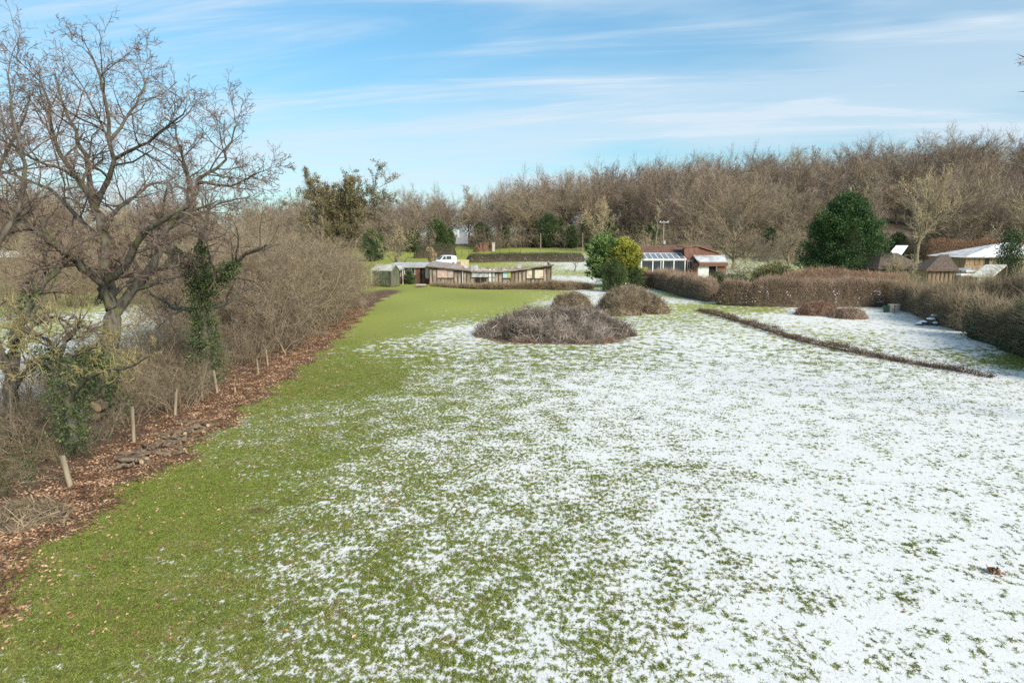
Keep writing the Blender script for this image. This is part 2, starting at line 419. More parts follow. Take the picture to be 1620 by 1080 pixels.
gm, nt, b = new_mat('meadow with thin snow', 0.9, 0.2)
geo = nt.nodes.new('ShaderNodeNewGeometry'); pos = geo.outputs['Position']
pz = nd(nt, 'ShaderNodeSeparateXYZ', Vector=pos)
flatp = nd(nt, 'ShaderNodeCombineXYZ', X=pz.outputs[0], Y=pz.outputs[1]).outputs[0]
A = {k: nd(nt, 'ShaderNodeAttribute', {'attribute_name': k}).outputs['Fac'] for k in ('snow', 'litter', 'wood', 'lit_turf')}
fine = noise(nt, flatp, 14, 5, 0.75); mid = noise(nt, flatp, 1.3, 4, 0.6); big = noise(nt, flatp, 0.16, 3, 0.5)
blade = noise(nt, vmap(nt, flatp, (1, 2.2, 1), (0, 0, 0.5)), 32, 3, 0.7)
grass = mixc(nt, mapr(nt, fine, 0.34, 0.66), (0.115, 0.155, 0.026), (0.235, 0.265, 0.060))
grass = mixc(nt, mapr(nt, mid, 0.42, 0.68, 0, 0.65), grass, (0.245, 0.225, 0.075))
grass = mixc(nt, mapr(nt, big, 0.40, 0.62, 0, 0.45), grass, (0.205, 0.255, 0.046))
grass = mixc(nt, mth(nt, 'MULTIPLY', A['lit_turf'], 0.8), grass, (0.34, 0.37, 0.085))  # greener far turf, its sunlit brightness also put into the colour
grass = mixc(nt, mapr(nt, blade, 0.40, 0.30, 0, 0.6), grass, (0.060, 0.075, 0.022))
grass = mixc(nt, mapr(nt, noise(nt, flatp, 2.6, 4, 0.7), 0.60, 0.72, 0, 0.5), grass, (0.17, 0.125, 0.06))
soil = mixc(nt, mapr(nt, noise(nt, flatp, 9, 6, 0.8), 0.35, 0.65), (0.065, 0.043, 0.032), (0.22, 0.13, 0.088))
soil = mixc(nt, mapr(nt, noise(nt, flatp, 1.1, 4, 0.6), 0.5, 0.7, 0, 0.6), soil, (0.060, 0.062, 0.026))
wood = mixc(nt, mapr(nt, noise(nt, flatp, 0.9, 6, 0.75), 0.35, 0.65), (0.13, 0.095, 0.065), (0.26, 0.195, 0.135))
wood = mixc(nt, mapr(nt, noise(nt, flatp, 0.25, 4, 0.6), 0.52, 0.66, 0, 0.8), wood, (0.055, 0.065, 0.028))
lm = mapr(nt, mth(nt, 'ADD', A['litter'], mth(nt, 'MULTIPLY', mth(nt, 'SUBTRACT', noise(nt, flatp, 3.5, 5, 0.7), 0.5), 1.6)), 0.35, 0.65)
base = mixc(nt, lm, mixc(nt, A['wood'], grass, wood), soil)
mrg = snow_mask(nt, flatp, A['snow']); sm = mth(nt, 'ADD', mth(nt, 'MULTIPLY', mapr(nt, mrg, -0.22, 0.24), 0.78), mth(nt, 'MULTIPLY', mapr(nt, mrg, 0.0, 1.1), 0.22))
sm = mth(nt, 'MULTIPLY', sm, mth(nt, 'SUBTRACT', 1.0, mth(nt, 'MULTIPLY', lm, 0.97)))
sm = mth(nt, 'MULTIPLY', sm, mth(nt, 'SUBTRACT', 1.0, mth(nt, 'MULTIPLY', A['wood'], 0.9)))
sm = mth(nt, 'MULTIPLY', sm, 0.97)
thin = mapr(nt, noise(nt, flatp, 22, 4, 0.7), 0.36, 0.60, 0.0, 0.22)
scol = mixc(nt, thin, (0.86, 0.855, 0.85), (0.50, 0.50, 0.42))
scol = mixc(nt, mapr(nt, noise(nt, flatp, 1.6, 4, 0.65), 0.42, 0.72, 0.0, 0.32), scol, (0.58, 0.60, 0.57))
lk(nt, mixc(nt, sm, base, scol), b.inputs['Base Color'])
lk(nt, mapr(nt, sm, 0, 1, 0.95, 0.6), b.inputs['Roughness'])
hgt = mth(nt, 'ADD', mth(nt, 'MULTIPLY', sm, 0.9), mth(nt, 'ADD', mth(nt, 'MULTIPLY', fine, 0.9), mth(nt, 'MULTIPLY', blade, 0.5)))
lk(nt, nd(nt, 'ShaderNodeBump', Strength=0.5, Distance=0.03, Height=hgt).outputs[0], b.inputs['Normal'])

th = np.radians(np.concatenate([np.arange(-180, -55, 5), np.arange(-55, 55, 0.45), np.arange(55, 180, 5)]))
rr = np.concatenate([[0.5, 3], 4.5 * 1.0185 ** np.arange(345)]); rr = np.append(rr[rr < 2400], 2600)
Rg, Tg = np.meshgrid(rr, th, indexing='ij'); X, Y = Rg * np.sin(Tg), Rg * np.cos(Tg)
nr_, nt_ = X.shape; idx = np.arange(nr_ * nt_).reshape(nr_, nt_); nx = np.roll(idx, -1, 1)
q = np.stack([idx[:-1], idx[1:], nx[1:], nx[:-1]], -1).reshape(-1, 4)
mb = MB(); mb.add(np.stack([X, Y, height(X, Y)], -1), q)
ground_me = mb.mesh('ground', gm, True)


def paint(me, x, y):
    for k, f in (('snow', snow_z), ('litter', litter), ('wood', woodland), ('lit_turf', lit_turf)):
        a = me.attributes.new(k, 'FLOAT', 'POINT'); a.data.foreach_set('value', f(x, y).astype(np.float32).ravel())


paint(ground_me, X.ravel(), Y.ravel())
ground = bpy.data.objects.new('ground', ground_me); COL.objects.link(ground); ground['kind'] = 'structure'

# ------------------------------------------------------------------ standing grass on the nearer lawn (geometry nodes, one mass)
gx, gy = np.meshgrid(np.arange(-13, 36, 0.35), np.arange(6.5, 42, 0.35), indexing='ij')
keep = np.abs(gx) < gy * 0.80 + 1.5
ii = np.arange(gx.size).reshape(gx.shape)
q = np.stack([ii[:-1, :-1], ii[1:, :-1], ii[1:, 1:], ii[:-1, 1:]], -1)[keep[:-1, :-1]].reshape(-1, 4)
mb = MB(); mb.add(np.stack([gx, gy, height(gx, gy)], -1), q)
m_, n_, b_ = new_mat('grass blade', 0.7, 0.25); g_ = n_.nodes.new('ShaderNodeNewGeometry'); o_ = n_.nodes.new('ShaderNodeObjectInfo')
c_ = mixc(n_, mapr(n_, o_.outputs['Random'], 0, 1, smooth=False), (0.110, 0.152, 0.026), (0.240, 0.275, 0.060))
c_ = mixc(n_, mapr(n_, noise(n_, g_.outputs['Position'], 1.3, 4, 0.6), 0.42, 0.68, 0, 0.5), c_, (0.27, 0.245, 0.080))
c_ = mixc(n_, mapr(n_, noise(n_, g_.outputs['Position'], 0.16, 3, 0.5), 0.40, 0.62, 0, 0.4), c_, (0.20, 0.25, 0.046))
c_ = mixc(n_, mapr(n_, noise(n_, g_.outputs['Position'], 2.6, 4, 0.7), 0.57, 0.70, 0, 0.75), c_, (0.20, 0.145, 0.075))
lk(n_, c_, b_.inputs['Base Color']); M['grass_blade'] = m_
gme = mb.mesh('grass', M['grass_blade']); paint(gme, gx.ravel(), gy.ravel())
dn = np.clip(13.0 / np.maximum(gy, 8), 0, 1.15) ** 2 * (1 - np.clip(litter(gx, gy) * 1.15, 0, 1)) * (1 - sst(34, 41, gy))
a = gme.attributes.new('dens', 'FLOAT', 'POINT'); a.data.foreach_set('value', dn.astype(np.float32).ravel())
grass_o = bpy.data.objects.new('grass', gme); COL.objects.link(grass_o); grass_o['kind'] = 'stuff'
grass_o['label'] = 'short green winter grass standing through the thin snow of the lawn'; grass_o['category'] = 'grass'


def tuft(seed):
    rng = np.random.default_rng(seed); mb = MB(); n = 9
    C = np.c_[rng.normal(size=(n, 2)) * 0.028, np.full(n, -0.004)]
    D = np.c_[rng.normal(size=(n, 2)) * 0.75, np.ones(n)]
    D = nrm(D); L = rng.uniform(0.022, 0.05, n); S = nrm(np.cross(D, rng.normal(size=(n, 3))))
    bend = np.c_[D[:, :2] * 0.6, np.full(n, -0.25)]
    w = rng.uniform(0.004, 0.007, n)[:, None]
    V = np.stack([C - S * w, C + S * w, C + D * L[:, None] * 0.6 + S * w * 0.8, C + D * L[:, None] * 0.6 - S * w * 0.8, C + (D + bend * 0.8) * L[:, None]], 1).reshape(-1, 3)
    bb = (np.arange(n) * 5)[:, None]
    mb.add(V, np.array([[0, 1, 2, 3]]) + bb); mb.F3.append(np.array([[3, 2, 4]]) + bb); mb.m3.append(np.zeros(n))
    return bpy.data.objects.new('grass_tuft', mb.mesh('grass_tuft', M['grass_blade']))


tufts = [tuft(5), tuft(6), tuft(7)]
ng = bpy.data.node_groups.new('grass scatter', 'GeometryNodeTree')
ng.interface.new_socket('Geometry', in_out='INPUT', socket_type='NodeSocketGeometry'); ng.interface.new_socket('Geometry', in_out='OUTPUT', socket_type='NodeSocketGeometry')
gi, go = ng.nodes.new('NodeGroupInput'), ng.nodes.new('NodeGroupOutput')


def named(k):
    n = ng.nodes.new('GeometryNodeInputNamedAttribute'); n.data_type = 'FLOAT'; n.inputs['Name'].default_value = k
    return [s for s in n.outputs if s.enabled and s.name == 'Attribute'][0]


gp = ng.nodes.new('GeometryNodeInputPosition').outputs[0]
gps = nd(ng, 'ShaderNodeSeparateXYZ', Vector=gp); gfl = nd(ng, 'ShaderNodeCombineXYZ', X=gps.outputs[0], Y=gps.outputs[1]).outputs[0]
dp = ng.nodes.new('GeometryNodeDistributePointsOnFaces'); dp.distribute_method = 'RANDOM'
lk(ng, gi.outputs[0], dp.inputs['Mesh']); dp.inputs['Seed'].default_value = 3
lk(ng, mth(ng, 'MULTIPLY', named('dens'), 620.0), dp.inputs['Density'])
msk = snow_mask(ng, gfl, named('snow'))                              # on the scattered points: only where the snow has gone
dg_ = ng.nodes.new('GeometryNodeDeleteGeometry'); dg_.domain = 'POINT'
rv = ng.nodes.new('FunctionNodeRandomValue'); rv.data_type = 'FLOAT'
rfl = [s for s in rv.outputs if s.enabled][0]
cmpn = mth(ng, 'GREATER_THAN', mth(ng, 'ADD', msk, mth(ng, 'MULTIPLY', rfl, 0.45)), 0.36)
lk(ng, dp.outputs['Points'], dg_.inputs['Geometry']); lk(ng, cmpn, dg_.inputs['Selection'])
jn = ng.nodes.new('GeometryNodeGeometryToInstance')
for t in tufts:
    oi = ng.nodes.new('GeometryNodeObjectInfo'); oi.inputs['Object'].default_value = t; lk(ng, oi.outputs['Geometry'], jn.inputs[0])
ip = ng.nodes.new('GeometryNodeInstanceOnPoints'); ip.inputs['Pick Instance'].default_value = True
rot = ng.nodes.new('FunctionNodeRandomValue'); rot.data_type = 'FLOAT_VECTOR'
vmx = [s for s in rot.inputs if s.name == 'Max' and s.enabled][0]; vmx.default_value = (0.25, 0.25, 6.28)
scl = ng.nodes.new('FunctionNodeRandomValue'); scl.data_type = 'FLOAT'
[s for s in scl.inputs if s.name == 'Min' and s.enabled][0].default_value = 0.7; [s for s in scl.inputs if s.name == 'Max' and s.enabled][0].default_value = 1.35
lk(ng, dg_.outputs[0], ip.inputs['Points']); lk(ng, jn.outputs[0], ip.inputs['Instance'])
lk(ng, [s for s in rot.outputs if s.enabled][0], ip.inputs['Rotation']); lk(ng, [s for s in scl.outputs if s.enabled][0], ip.inputs['Scale'])
lk(ng, ip.outputs[0], go.inputs[0])
mod = grass_o.modifiers.new('grass scatter', 'NODES'); mod.node_group = ng

# ------------------------------------------------------------------ fallen leaves
rng = np.random.default_rng(21); mb = MB()
n = 90000; y = 9 + 46 * rng.random(n) ** 1.5; d = rng.normal(size=n) * 1.0 - 0.9; x = edge_x(y) + d
k = (rng.random(n) < litter(x, y) * 1.0) & (d > -3.6); x, y = x[k][:36000], y[k][:36000]
n2 = 2600; y2 = 9.2 + 26 * rng.random(n2) ** 1.4; x2 = edge_x(y2) + rng.exponential(2.1, n2) + 0.1
n3 = 160; y3 = 9 + 24 * rng.random(n3); x3 = (rng.random(n3) - 0.25) * y3 * 0.95
x, y = np.concatenate([x, x2, x3]), np.concatenate([y, y2, y3]); n = len(x)
D = np.c_[rng.normal(size=(n, 2)), rng.normal(size=n) * 0.28]
leaves(mb, np.c_[x, y, height(x, y) + rng.uniform(0.008, 0.05, n)], D, rng.uniform(0.035, 0.10, n) , rng.uniform(0.025, 0.06, n), rng, 0, 0.3)
thing('fallen_leaves', 'brown fallen leaves strewn along the hedge bottom and onto the lawn', 'leaves', mesh=mb.mesh('fallen_leaves', M['dead_leaf']))['kind'] = 'stuff'


# ================================================================== trees
def bez(P, n):
    """smooth curve through the given points, n samples"""
    P = np.asarray(P, float); d = np.r_[0, np.cumsum(np.linalg.norm(np.diff(P, axis=0), axis=1))]
    Q = np.vstack([2 * P[0] - P[1], P, 2 * P[-1] - P[-2]]); out = []
    for s in np.linspace(0, d[-1], n):
        i = min(np.searchsorted(d, s, 'right') - 1, len(P) - 2); u = (s - d[i]) / max(d[i + 1] - d[i], 1e-6)
        p0, p1, p2, p3 = Q[i:i + 4]
        out.append(0.5 * (2 * p1 + (p2 - p0) * u + (2 * p0 - 5 * p1 + 4 * p2 - p3) * u * u + (3 * p1 - p0 - 3 * p2 + p3) * u ** 3))
    return np.array(out)


def gen_tree(seed, H, r0, nl=11, nb=7, nt=6, nw=5, ll=0.42, la=0.75, up=0.10, wig=0.13, tr=0.78, lt0=0.28, tw=0.016, lean=0.03, bl=0.5, tl=0.48, wl=0.5, lshape=0.45, bshape=0.45, ba=0.75):
    """a bare tree: returns (stem MB, twig MB, twig tips)"""
    rng = np.random.default_rng(seed); n = 8
    T = np.zeros((1, n, 3)); T[0, :, 2] = np.linspace(-0.15, H * tr, n)
    T[0, 1:, :2] = np.cumsum(rng.normal(size=(n - 1, 2)) * H * lean, 0)
    TR = (r0 * np.linspace(1, 0.16, n) ** 0.9)[None]; TR[0, 0] *= 1.35
    Lm, LR = grow(rng, T, TR, nl, 6, ll, la, lt0, 1.0, wig, up, 0.62, 0.25, shape=lshape, L=H)
    B1, B1R = grow(rng, Lm, LR, nb, 5, bl, ba, 0.2, 1.0, wig * 1.3, up * 0.7, 0.6, 0.3, rmin=tw * 1.2, shape=bshape)
    B2, B2R = grow(rng, B1, B1R, nt, 4, tl, ba * 0.93, 0.15, 1.0, wig * 1.5, up * 0.6, 0.6, 0.5, rmin=tw, shape=bshape)
    B3, B3R = grow(rng, B2, B2R, nw, 3, wl, 0.65, 0.1, 1.0, wig * 1.6, up * 0.5, 0.7, 0.7, rmin=tw * 0.75)
    st = MB(); st.tubes(T, TR, 7); st.tubes(Lm, LR, 5); st.tubes(B1, B1R, 3)
    tg = MB(); tg.tubes(B2, B2R, 3); tg.tubes(B3, B3R, 3)
    return st, tg, B3[:, -1], B2


def bare_tree(seed, label, H, r0, twig='wood_twig', bark='wood_bark', name='bare_tree', **kw):
    st, tg, tips, _ = gen_tree(seed, H, r0, **kw)
    t = thing(name, label, 'tree', (0, 0, 0))
    part('trunk', st.mesh('trunk', M[bark], True), t); part('crown', tg.mesh('crown', M[twig]), t)
    return t


# ------------------------------------------------------------------ the wood on the hill: each tree in view is one thing
protos = [bare_tree(100 + i, '', 12.5, 0.24, nl=17, nb=9, nt=7, nw=5, ll=0.50 + 0.05 * (i % 3), la=0.62 + 0.08 * (i % 4), up=0.045, tr=0.60, lt0=(0.18, 0.24, 0.14)[i % 3], tw=0.027, tl=0.55, wl=0.6, lshape=0.12, bshape=0.12, wig=0.11, ba=0.52) for i in range(7)]
tall = [bare_tree(130 + i, '', 14.0, 0.2, nl=20, nb=7, nt=7, nw=5, ll=0.30, la=0.6, up=0.08, tr=0.93, lt0=0.15, tw=0.027, tl=.55, wl=.6) for i in range(2)]
for o in protos + tall: o['group'] = 'bare trees of the hillside wood'
used = set(); spots = []
LM = ((560, 'beyond the far end of the thicket'), (690, 'behind the brown flat roofed block'), (760, 'near the white chimneyed house'), (850, 'beyond the far lawn hedge'), (935, 'beyond the twisted fruit tree'), (1010, 'behind the two bushy conifers'),
      (1085, 'behind the conservatory'), (1140, 'behind the garage roof'), (1255, 'between the bungalow and the dark conifer'), (1400, 'behind the large dark conifer'), (1470, 'behind the long barn'), (1525, 'behind the thatched hut'), (9999, 'behind the snowy timber barn'))


def landmark(x, y):
    px = 810 + FPX * x / (y * math.cos(PITCH)); return next(w for b_, w in LM if px < b_)


rng = np.random.default_rng(7)
rows = [(-62, 152, 157, 5.2, 'front'), (-62, 165, 165, 5.6, 'front'), (-64, 175, 174, 6.0, 'middle'), (-60, 185, 184, 6.4, 'middle'), (-40, 190, 195, 6.8, 'middle'), (-10, 200, 207, 7.0, 'middle'), (10, 210, 220, 7.2, 'skyline'), (30, 220, 236, 7.4, 'skyline')]
for x0, x1, yy, stp, zone in rows:
    x = x0 + rng.random() * stp
    while x < x1:
        px, py = x + rng.normal() * 1.6, yy + rng.normal() * 3.2 - (30 * sst(48, 80, x) if zone == 'front' else 18 * sst(60, 110, x)) - 6 * sst(0, 30, x)
        if abs(px) < py * 0.80 + 8 and not (-15.5 < px < -9 and py < 166): spots.append((px, py, zone))
        x += stp * rng.uniform(0.75, 1.25)
names = {'front': ('bare brown tree along the front of the wood', 'slim upright tree along the front of the wood'),
         'middle': ('bare tree part way up the wooded hill', 'slim upright tree part way up the wooded hill'),
         'skyline': ('bare tree on the skyline of the wooded hill', 'slim bare tree on the skyline of the wood')}
for x, y, zone in spots:
    slim = rng.random() < 0.16
    src = tall[rng.integers(2)] if slim else protos[rng.integers(7)]
    s = rng.uniform(0.85, 1.12) * (0.86 if zone == 'front' else 0.96) * (0.74 + 0.26 * float(sst(-45, 25, x)))
    loc = (x, y, float(height(x, y)) - 0.1); rz = rng.random() * 6.28; lab = names[zone][int(slim)] + ', ' + landmark(x, y)
    if src.name not in used:
        used.add(src.name); src.location = loc; src.rotation_euler.z = rz; src.scale = (s,) * 3; src['label'] = lab
    else: dup(src, loc, rz, (s * rng.uniform(0.9, 1.12), s * rng.uniform(0.9, 1.12), s), lab)

# low bare trees of the far field boundary beyond the left hedge
for i in range(52):
    x = -150 + i * 2.35 + rng.normal() * 0.7; y = 118 + rng.normal() * 7 + 20 * (i % 3)
    if x > -22: y = 128 + rng.normal() * 4
    s = (rng.uniform(0.68, 0.92) + 0.06 * (i % 3)) * (0.80 if x > -75 else 1.0)
    dup(protos[rng.integers(7)], (x, y, float(height(x, y)) - 0.1), rng.random() * 6.28, s * 1.0, 'low bare tree in the far field boundary, ' + ('behind the boarded building' if x > -24 else 'above the far end of the thicket' if x / y > -.28 else 'above the near end of the thicket' if x / y > -.41 else 'behind the ivy clad tree' if x / y > -.52 else 'behind the spreading tree' if x / y > -.66 else 'behind the leaning tree'), 'bare trees of the far field boundary')


# ------------------------------------------------------------------ shrubs
def shrub(seed, H, spread, stems=34, kb=6, kt=5, kw=4, tw=0.008, arch=0.0, leaf=None, nleaf=0, lsize=0.06, stem_mat='thicket', name='bare_shrub', label='', cat='shrub', wig=0.14, base_r=0.45):
    rng = np.random.default_rng(seed); n = 7
    a = rng.random(stems) * 2 * PI; rb = base_r * spread * np.sqrt(rng.random(stems))
    d = np.stack([np.cos(a) * rng.uniform(0.1, 1, stems), np.sin(a) * rng.uniform(0.1, 1, stems), np.zeros(stems)], -1) * (spread / H) * 1.0
    d[:, 2] = 1; d = nrm(d); L = H * rng.uniform(0.65, 1.08, stems)
    P = np.empty((stems, n, 3)); P[:, 0] = np.c_[np.cos(a) * rb, np.sin(a) * rb, np.full(stems, -0.1)]
    for j in range(1, n):
        d = nrm(d + wig * rng.normal(size=d.shape) + np.array([0, 0, -arch]))
        P[:, j] = P[:, j - 1] + d * (L / (n - 1))[:, None]; P[:, j, 2] = np.maximum(P[:, j, 2], 0.03)
    R = (0.006 + 0.0038 * H) * rng.uniform(0.6, 1.3, stems)[:, None] * np.linspace(1, 0.3, n)[None]
    B1, R1 = grow(rng, P, R, kb, 5, 0.42, 0.7, 0.2, 1, wig * 1.3, 0.05 - arch * 0.5, 0.6, 0.4, rmin=tw)
    B2, R2 = grow(rng, B1, R1, kt, 4, 0.45, 0.7, 0.15, 1, wig * 1.5, 0.03 - arch * 0.4, 0.65, 0.5, rmin=tw * 0.8)
    mb = MB(); mb.tubes(P, R, 4); mb.tubes(B1, R1, 3); mb.tubes(B2, R2, 3)
    if kw:
        B3, R3 = grow(rng, B2, R2, kw, 2, 0.5, 0.7, 0.15, 1, wig, 0, 0.8, 0.8, rmin=tw * 0.7); mb.tubes(B3, R3, 3)
    t = thing(name, label, cat)
    part('stems', mb.mesh('stems', M[stem_mat]), t)
    if nleaf:
        lb = MB(); src = B2[:, -1]; i = rng.integers(len(src), size=nleaf)
        leaves(lb, src[i] + rng.normal(size=(nleaf, 3)) * 0.06 * H / 2, rng.normal(size=(nleaf, 3)) + [0, 0, 0.3], lsize * rng.uniform(0.6, 1.3, nleaf), lsize * 0.6 * rng.uniform(0.7, 1.2, nleaf), rng)
        part('foliage', lb.mesh('foliage', M[leaf]), t)
    return t


def place(protos_, i, used_, loc, rz, s, label, group):
    src = protos_[i % len(protos_)]
    if src.name not in used_:
        used_.add(src.name); src.location = loc; src.rotation_euler.z = rz; src.scale = (s,) * 3 if np.isscalar(s) else s; src['label'] = label; src['group'] = group; return src
    return dup(src, loc, rz, s, label, group)


def ez(x, y): return float(height(x, y))


us = set(); rng = np.random.default_rng(11)
big_shrubs = [shrub(200 + i, 5.6, 2.6, stems=50, kb=8, kt=6, kw=4, tw=0.0105, wig=0.23, arch=0.035) for i in range(3)]
# the tall rounded thicket at the far end of the hedge line
for i in range(42):
    y = 35 + i * 0.80 + rng.normal() * 0.5
    x = edge_x(min(y, 76)) - 2.9 - 2.4 * float(sst(54, 66, y)) - 1.9 * (i % 3) + rng.normal() * 0.4
    s = (0.77 + 0.28 * float(sst(33, 38, y)) - 0.12 * float(sst(60, 76, y))) * rng.uniform(0.80, 1.12) * (0.84 if i % 3 == 0 else 1.0)
    place(big_shrubs, i, us, (x, y, ez(x, y)), rng.random() * 6.28, s, ('tall bare thicket shrub overhanging the lawn edge, ' if i % 3 == 0 else 'tall bare thicket shrub on the field side, ') + ('just beyond the ivy clad tree' if y < 45 else 'half way along the thicket' if y < 58 else 'at the far end by the green shed'), 'tall thicket shrubs of the hedge line')
# shrubs round the left field, seen between the near trees
for i in range(22):
    px = (95, 130, 160, 205, 240, 255, 300, 330, 365, 395, 420, 350, 60, 20, 110, 190, 380, 405, 30, 75, 145, 225)[i]; y = (78, 72, 80, 76, 84, 60, 88, 74, 50, 46, 55, 66, 70, 74, 56, 62, 60, 42, 48, 85, 90, 92)[i]; x = at(px, 430, y)[0]
    place(big_shrubs, i, us, (x, y, ez(x, y)), rng.random() * 6.28, rng.uniform(0.85, 1.2), 'loose bare shrub at the edge of the left field, ' + ('behind the ivy clad tree' if px > 290 else 'behind the spreading tree' if px > 120 else 'behind the leaning tree'), 'bare shrubs round the left field')
# lower tangle between the near trees and the fence posts
lowb = [shrub(220 + i, 2.3, 1.5, stems=34, kb=6, kt=4, kw=3, tw=0.006, wig=0.17, arch=0.05) for i in range(3)]
ul = set()
for i in range(44):
    y = 17.5 + i * 0.44 + rng.normal() * 0.3
    x = edge_x(y) - 2.9 - 1.35 * (i % 4) + rng.normal() * 0.3
    s = rng.uniform(0.7, 1.15) * (0.75 if i % 4 == 0 else 1.0) * (0.8 if y < 22 else 1.0)
    place(lowb, i, ul, (x, y, ez(x, y)), rng.random() * 6.28, s, 'low tangled bare shrub behind the fence posts, ' + ('close to the log pile' if y < 23 else 'before the ivy clad tree' if y < 29 else 'by the leaning stakes'), 'low tangled shrubs behind the fence posts')
bram = [shrub(240 + i, 1.5, 1.5, stems=30, kb=4, kt=3, kw=0, tw=0.0045, wig=0.16, arch=0.22, leaf='ivy' if i == 0 else 'hedge_leaf', nleaf=1500, lsize=0.055, name='bramble_bush', cat='bush') for i in range(2)]
ub = set()
for i in range(70):
    y = 9.5 + i * 0.30 + rng.normal() * 0.5
    x = edge_x(y) - (2.7 if y < 17 else 3.5) - 1.0 * (i % 5) + rng.normal() * 0.35
    s = rng.uniform(0.5, 0.95)
    place(bram, i, ub, (x, y, ez(x, y)), rng.random() * 6.28, s, 'low arching bramble with sparse leaves ' + ('near the single chunky post' if y < 16 else 'behind the log pile' if y < 23 else 'under the ivy clad tree'), 'brambles under the bare trees')


# ------------------------------------------------------------------ the near left trees, limb by limb
def limb_tree(seed, name, label, cat, limbs, Y0, twig, bark='bark', k1=7, k2=6, k3=4, k4=3, l1=1.9, tw=0.0065, group=None, keep=None, rs=1.0):
    """limbs: list of ([(px, py, depth offset), ...], r start, r end, grows); picture points are turned into places at their own depth"""
    rng = np.random.default_rng(seed); st = MB(); tg = MB(); n = 10; PP, RR, LL = [], [], []
    for pts, ra, rb, g in limbs:
        P = bez([at(a, b_, Y0 + c) for a, b_, c in pts], n); P[1:-1] += rng.normal(size=(n - 2, 3)) * 0.035
        R = np.linspace(ra, rb, n) * rs; st.tubes(P[None], R[None], 8)
        if g: PP.append(P); RR.append(R); LL.append(g)
    PP, RR, LL = np.array(PP), np.array(RR), np.array(LL)
    B1, R1 = grow(rng, PP, RR, k1, 6, 1.0, 0.78, 0.18, 1.0, 0.19, 0.045, 0.55, 0.3, L=l1 * LL, shape=0.35, rmin=0.011)
    B2, R2 = grow(rng, B1, R1, k2, 5, 0.54, 0.8, 0.12, 1.0, 0.22, 0.02, 0.6, 0.4, rmin=0.0085)
    B3, R3 = grow(rng, B2, R2, k3, 4, 0.55, 0.8, 0.15, 1.0, 0.24, 0.03, 0.65, 0.6, rmin=tw)
    if keep is not None:
        f = lambda B, R: (lambda m: (B[m], R[m]))(keep(B))
        B1, R1 = f(B1, R1); B2, R2 = f(B2, R2); B3, R3 = f(B3, R3)
    B4, R4 = grow(rng, B3, R3, k4, 3, 0.55, 0.7, 0.2, 1.0, 0.25, 0.06, 0.8, 0.8, rmin=tw * 0.8)
    st.tubes(B1, R1, 5); tg.tubes(B2, R2, 4); tg.tubes(B3, R3, 3); tg.tubes(B4, R4, 3)
    t = thing(name, label, cat, group=group)
    part('trunk', st.mesh('trunk', M[bark], True), t); part('crown', tg.mesh('crown', M[twig]), t)
    return t, B2, B3, B4


# the big spreading tree
oak, o2, o3, o4 = limb_tree(301, 'spreading_tree', 'big spreading bare tree with lichened forking limbs, standing behind the fence posts', 'tree', [
    ([(150, 690, -1), (158, 630, -0.6), (170, 560, -0.2), (178, 513, 0), (178, 480, 0)], 0.40, 0.30, 0),
    ([(178, 488, 0), (163, 450, 0), (190, 430, -.5), (207, 407, -.8), (218, 384, -1), (235, 362, -1.2), (262, 345, -1.5), (300, 322, -1.8)], 0.19, 0.06, 1.0),
    ([(163, 450, 0), (130, 424, -.6), (108, 402, -1.2), (80, 385, -1.8), (40, 350, -2.4), (5, 330, -3)], 0.15, 0.05, 1.0),
    ([(180, 500, 0), (193, 482, .2), (213, 457, .4), (234, 433, .5), (249, 402, .6), (255, 372, .7), (275, 346, .8), (306, 318, 1.0)], 0.21, 0.10, .8),
    ([(306, 318, 1), (314, 284, 1.1), (340, 272, 1.2), (357, 258, 1.4), (358, 230, 1.5), (380, 190, 1.6)], 0.085, 0.02, .9),
    ([(306, 318, 1), (296, 270, .8), (287, 246, .7), (278, 207, .6), (270, 185, .4)], 0.08, 0.02, .9),
    ([(314, 290, 1), (367, 293, .4), (395, 280, 0), (425, 270, -.4)], 0.06, 0.015, .75),
    ([(255, 372, .7), (300, 345, 2), (350, 322, 3), (400, 310, 4)], 0.07, 0.02, .8),
    ([(178, 490, 0), (169, 430, .8), (166, 389, 1.2), (160, 355, 1.4), (150, 325, 1.5)], 0.24, 0.17, .5),
    ([(150, 330, 1.5), (138, 300, 1.3), (125, 285, 1.2), (110, 262, 1), (97, 246, .8), (84, 216, .5), (72, 150, .2), (60, 110, 0)], 0.13, 0.025, 1.1),
    ([(148, 325, 1.5), (142, 281, 1.8), (138, 252, 2), (126, 225, 2.4), (112, 190, 2.8), (95, 140, 3), (85, 105, 3.2)], 0.12, 0.025, 1.1),
    ([(150, 330, 1.5), (161, 308, 1.4), (178, 273, 1.2), (181, 252, 1.1), (172, 225, 1), (170, 168, .8), (150, 105, .5), (128, 56, .2)], 0.12, 0.022, 1.1),
    ([(181, 252, 1.1), (219, 233, .6), (246, 215, .2), (284, 187, -.4), (295, 166, -.8)], 0.075, 0.02, 1.0),
    ([(172, 225, 1), (195, 190, 1.6), (222, 150, 2.2), (228, 110, 2.6)], 0.07, 0.018, 1.0),
    ([(166, 389, 1.2), (120, 340, 2.5), (75, 300, 3.6), (30, 280, 4.4), (-15, 265, 5)], 0.11, 0.03, 1.1),
    ([(160, 355, 1.4), (200, 320, 3), (230, 300, 4), (262, 290, 5)], 0.09, 0.03, 1.0),
    ([(125, 285, 1.2), (80, 262, 0), (30, 240, -1), (-20, 215, -1.6)], 0.07, 0.02, 1.1),
    ([(176, 470, .5), (215, 435, 2), (250, 425, 3), (290, 400, 4)], 0.10, 0.04, .8),
], 21.5, 'twig', k1=10, k2=7, k3=6, k4=4, l1=1.9, rs=0.84)
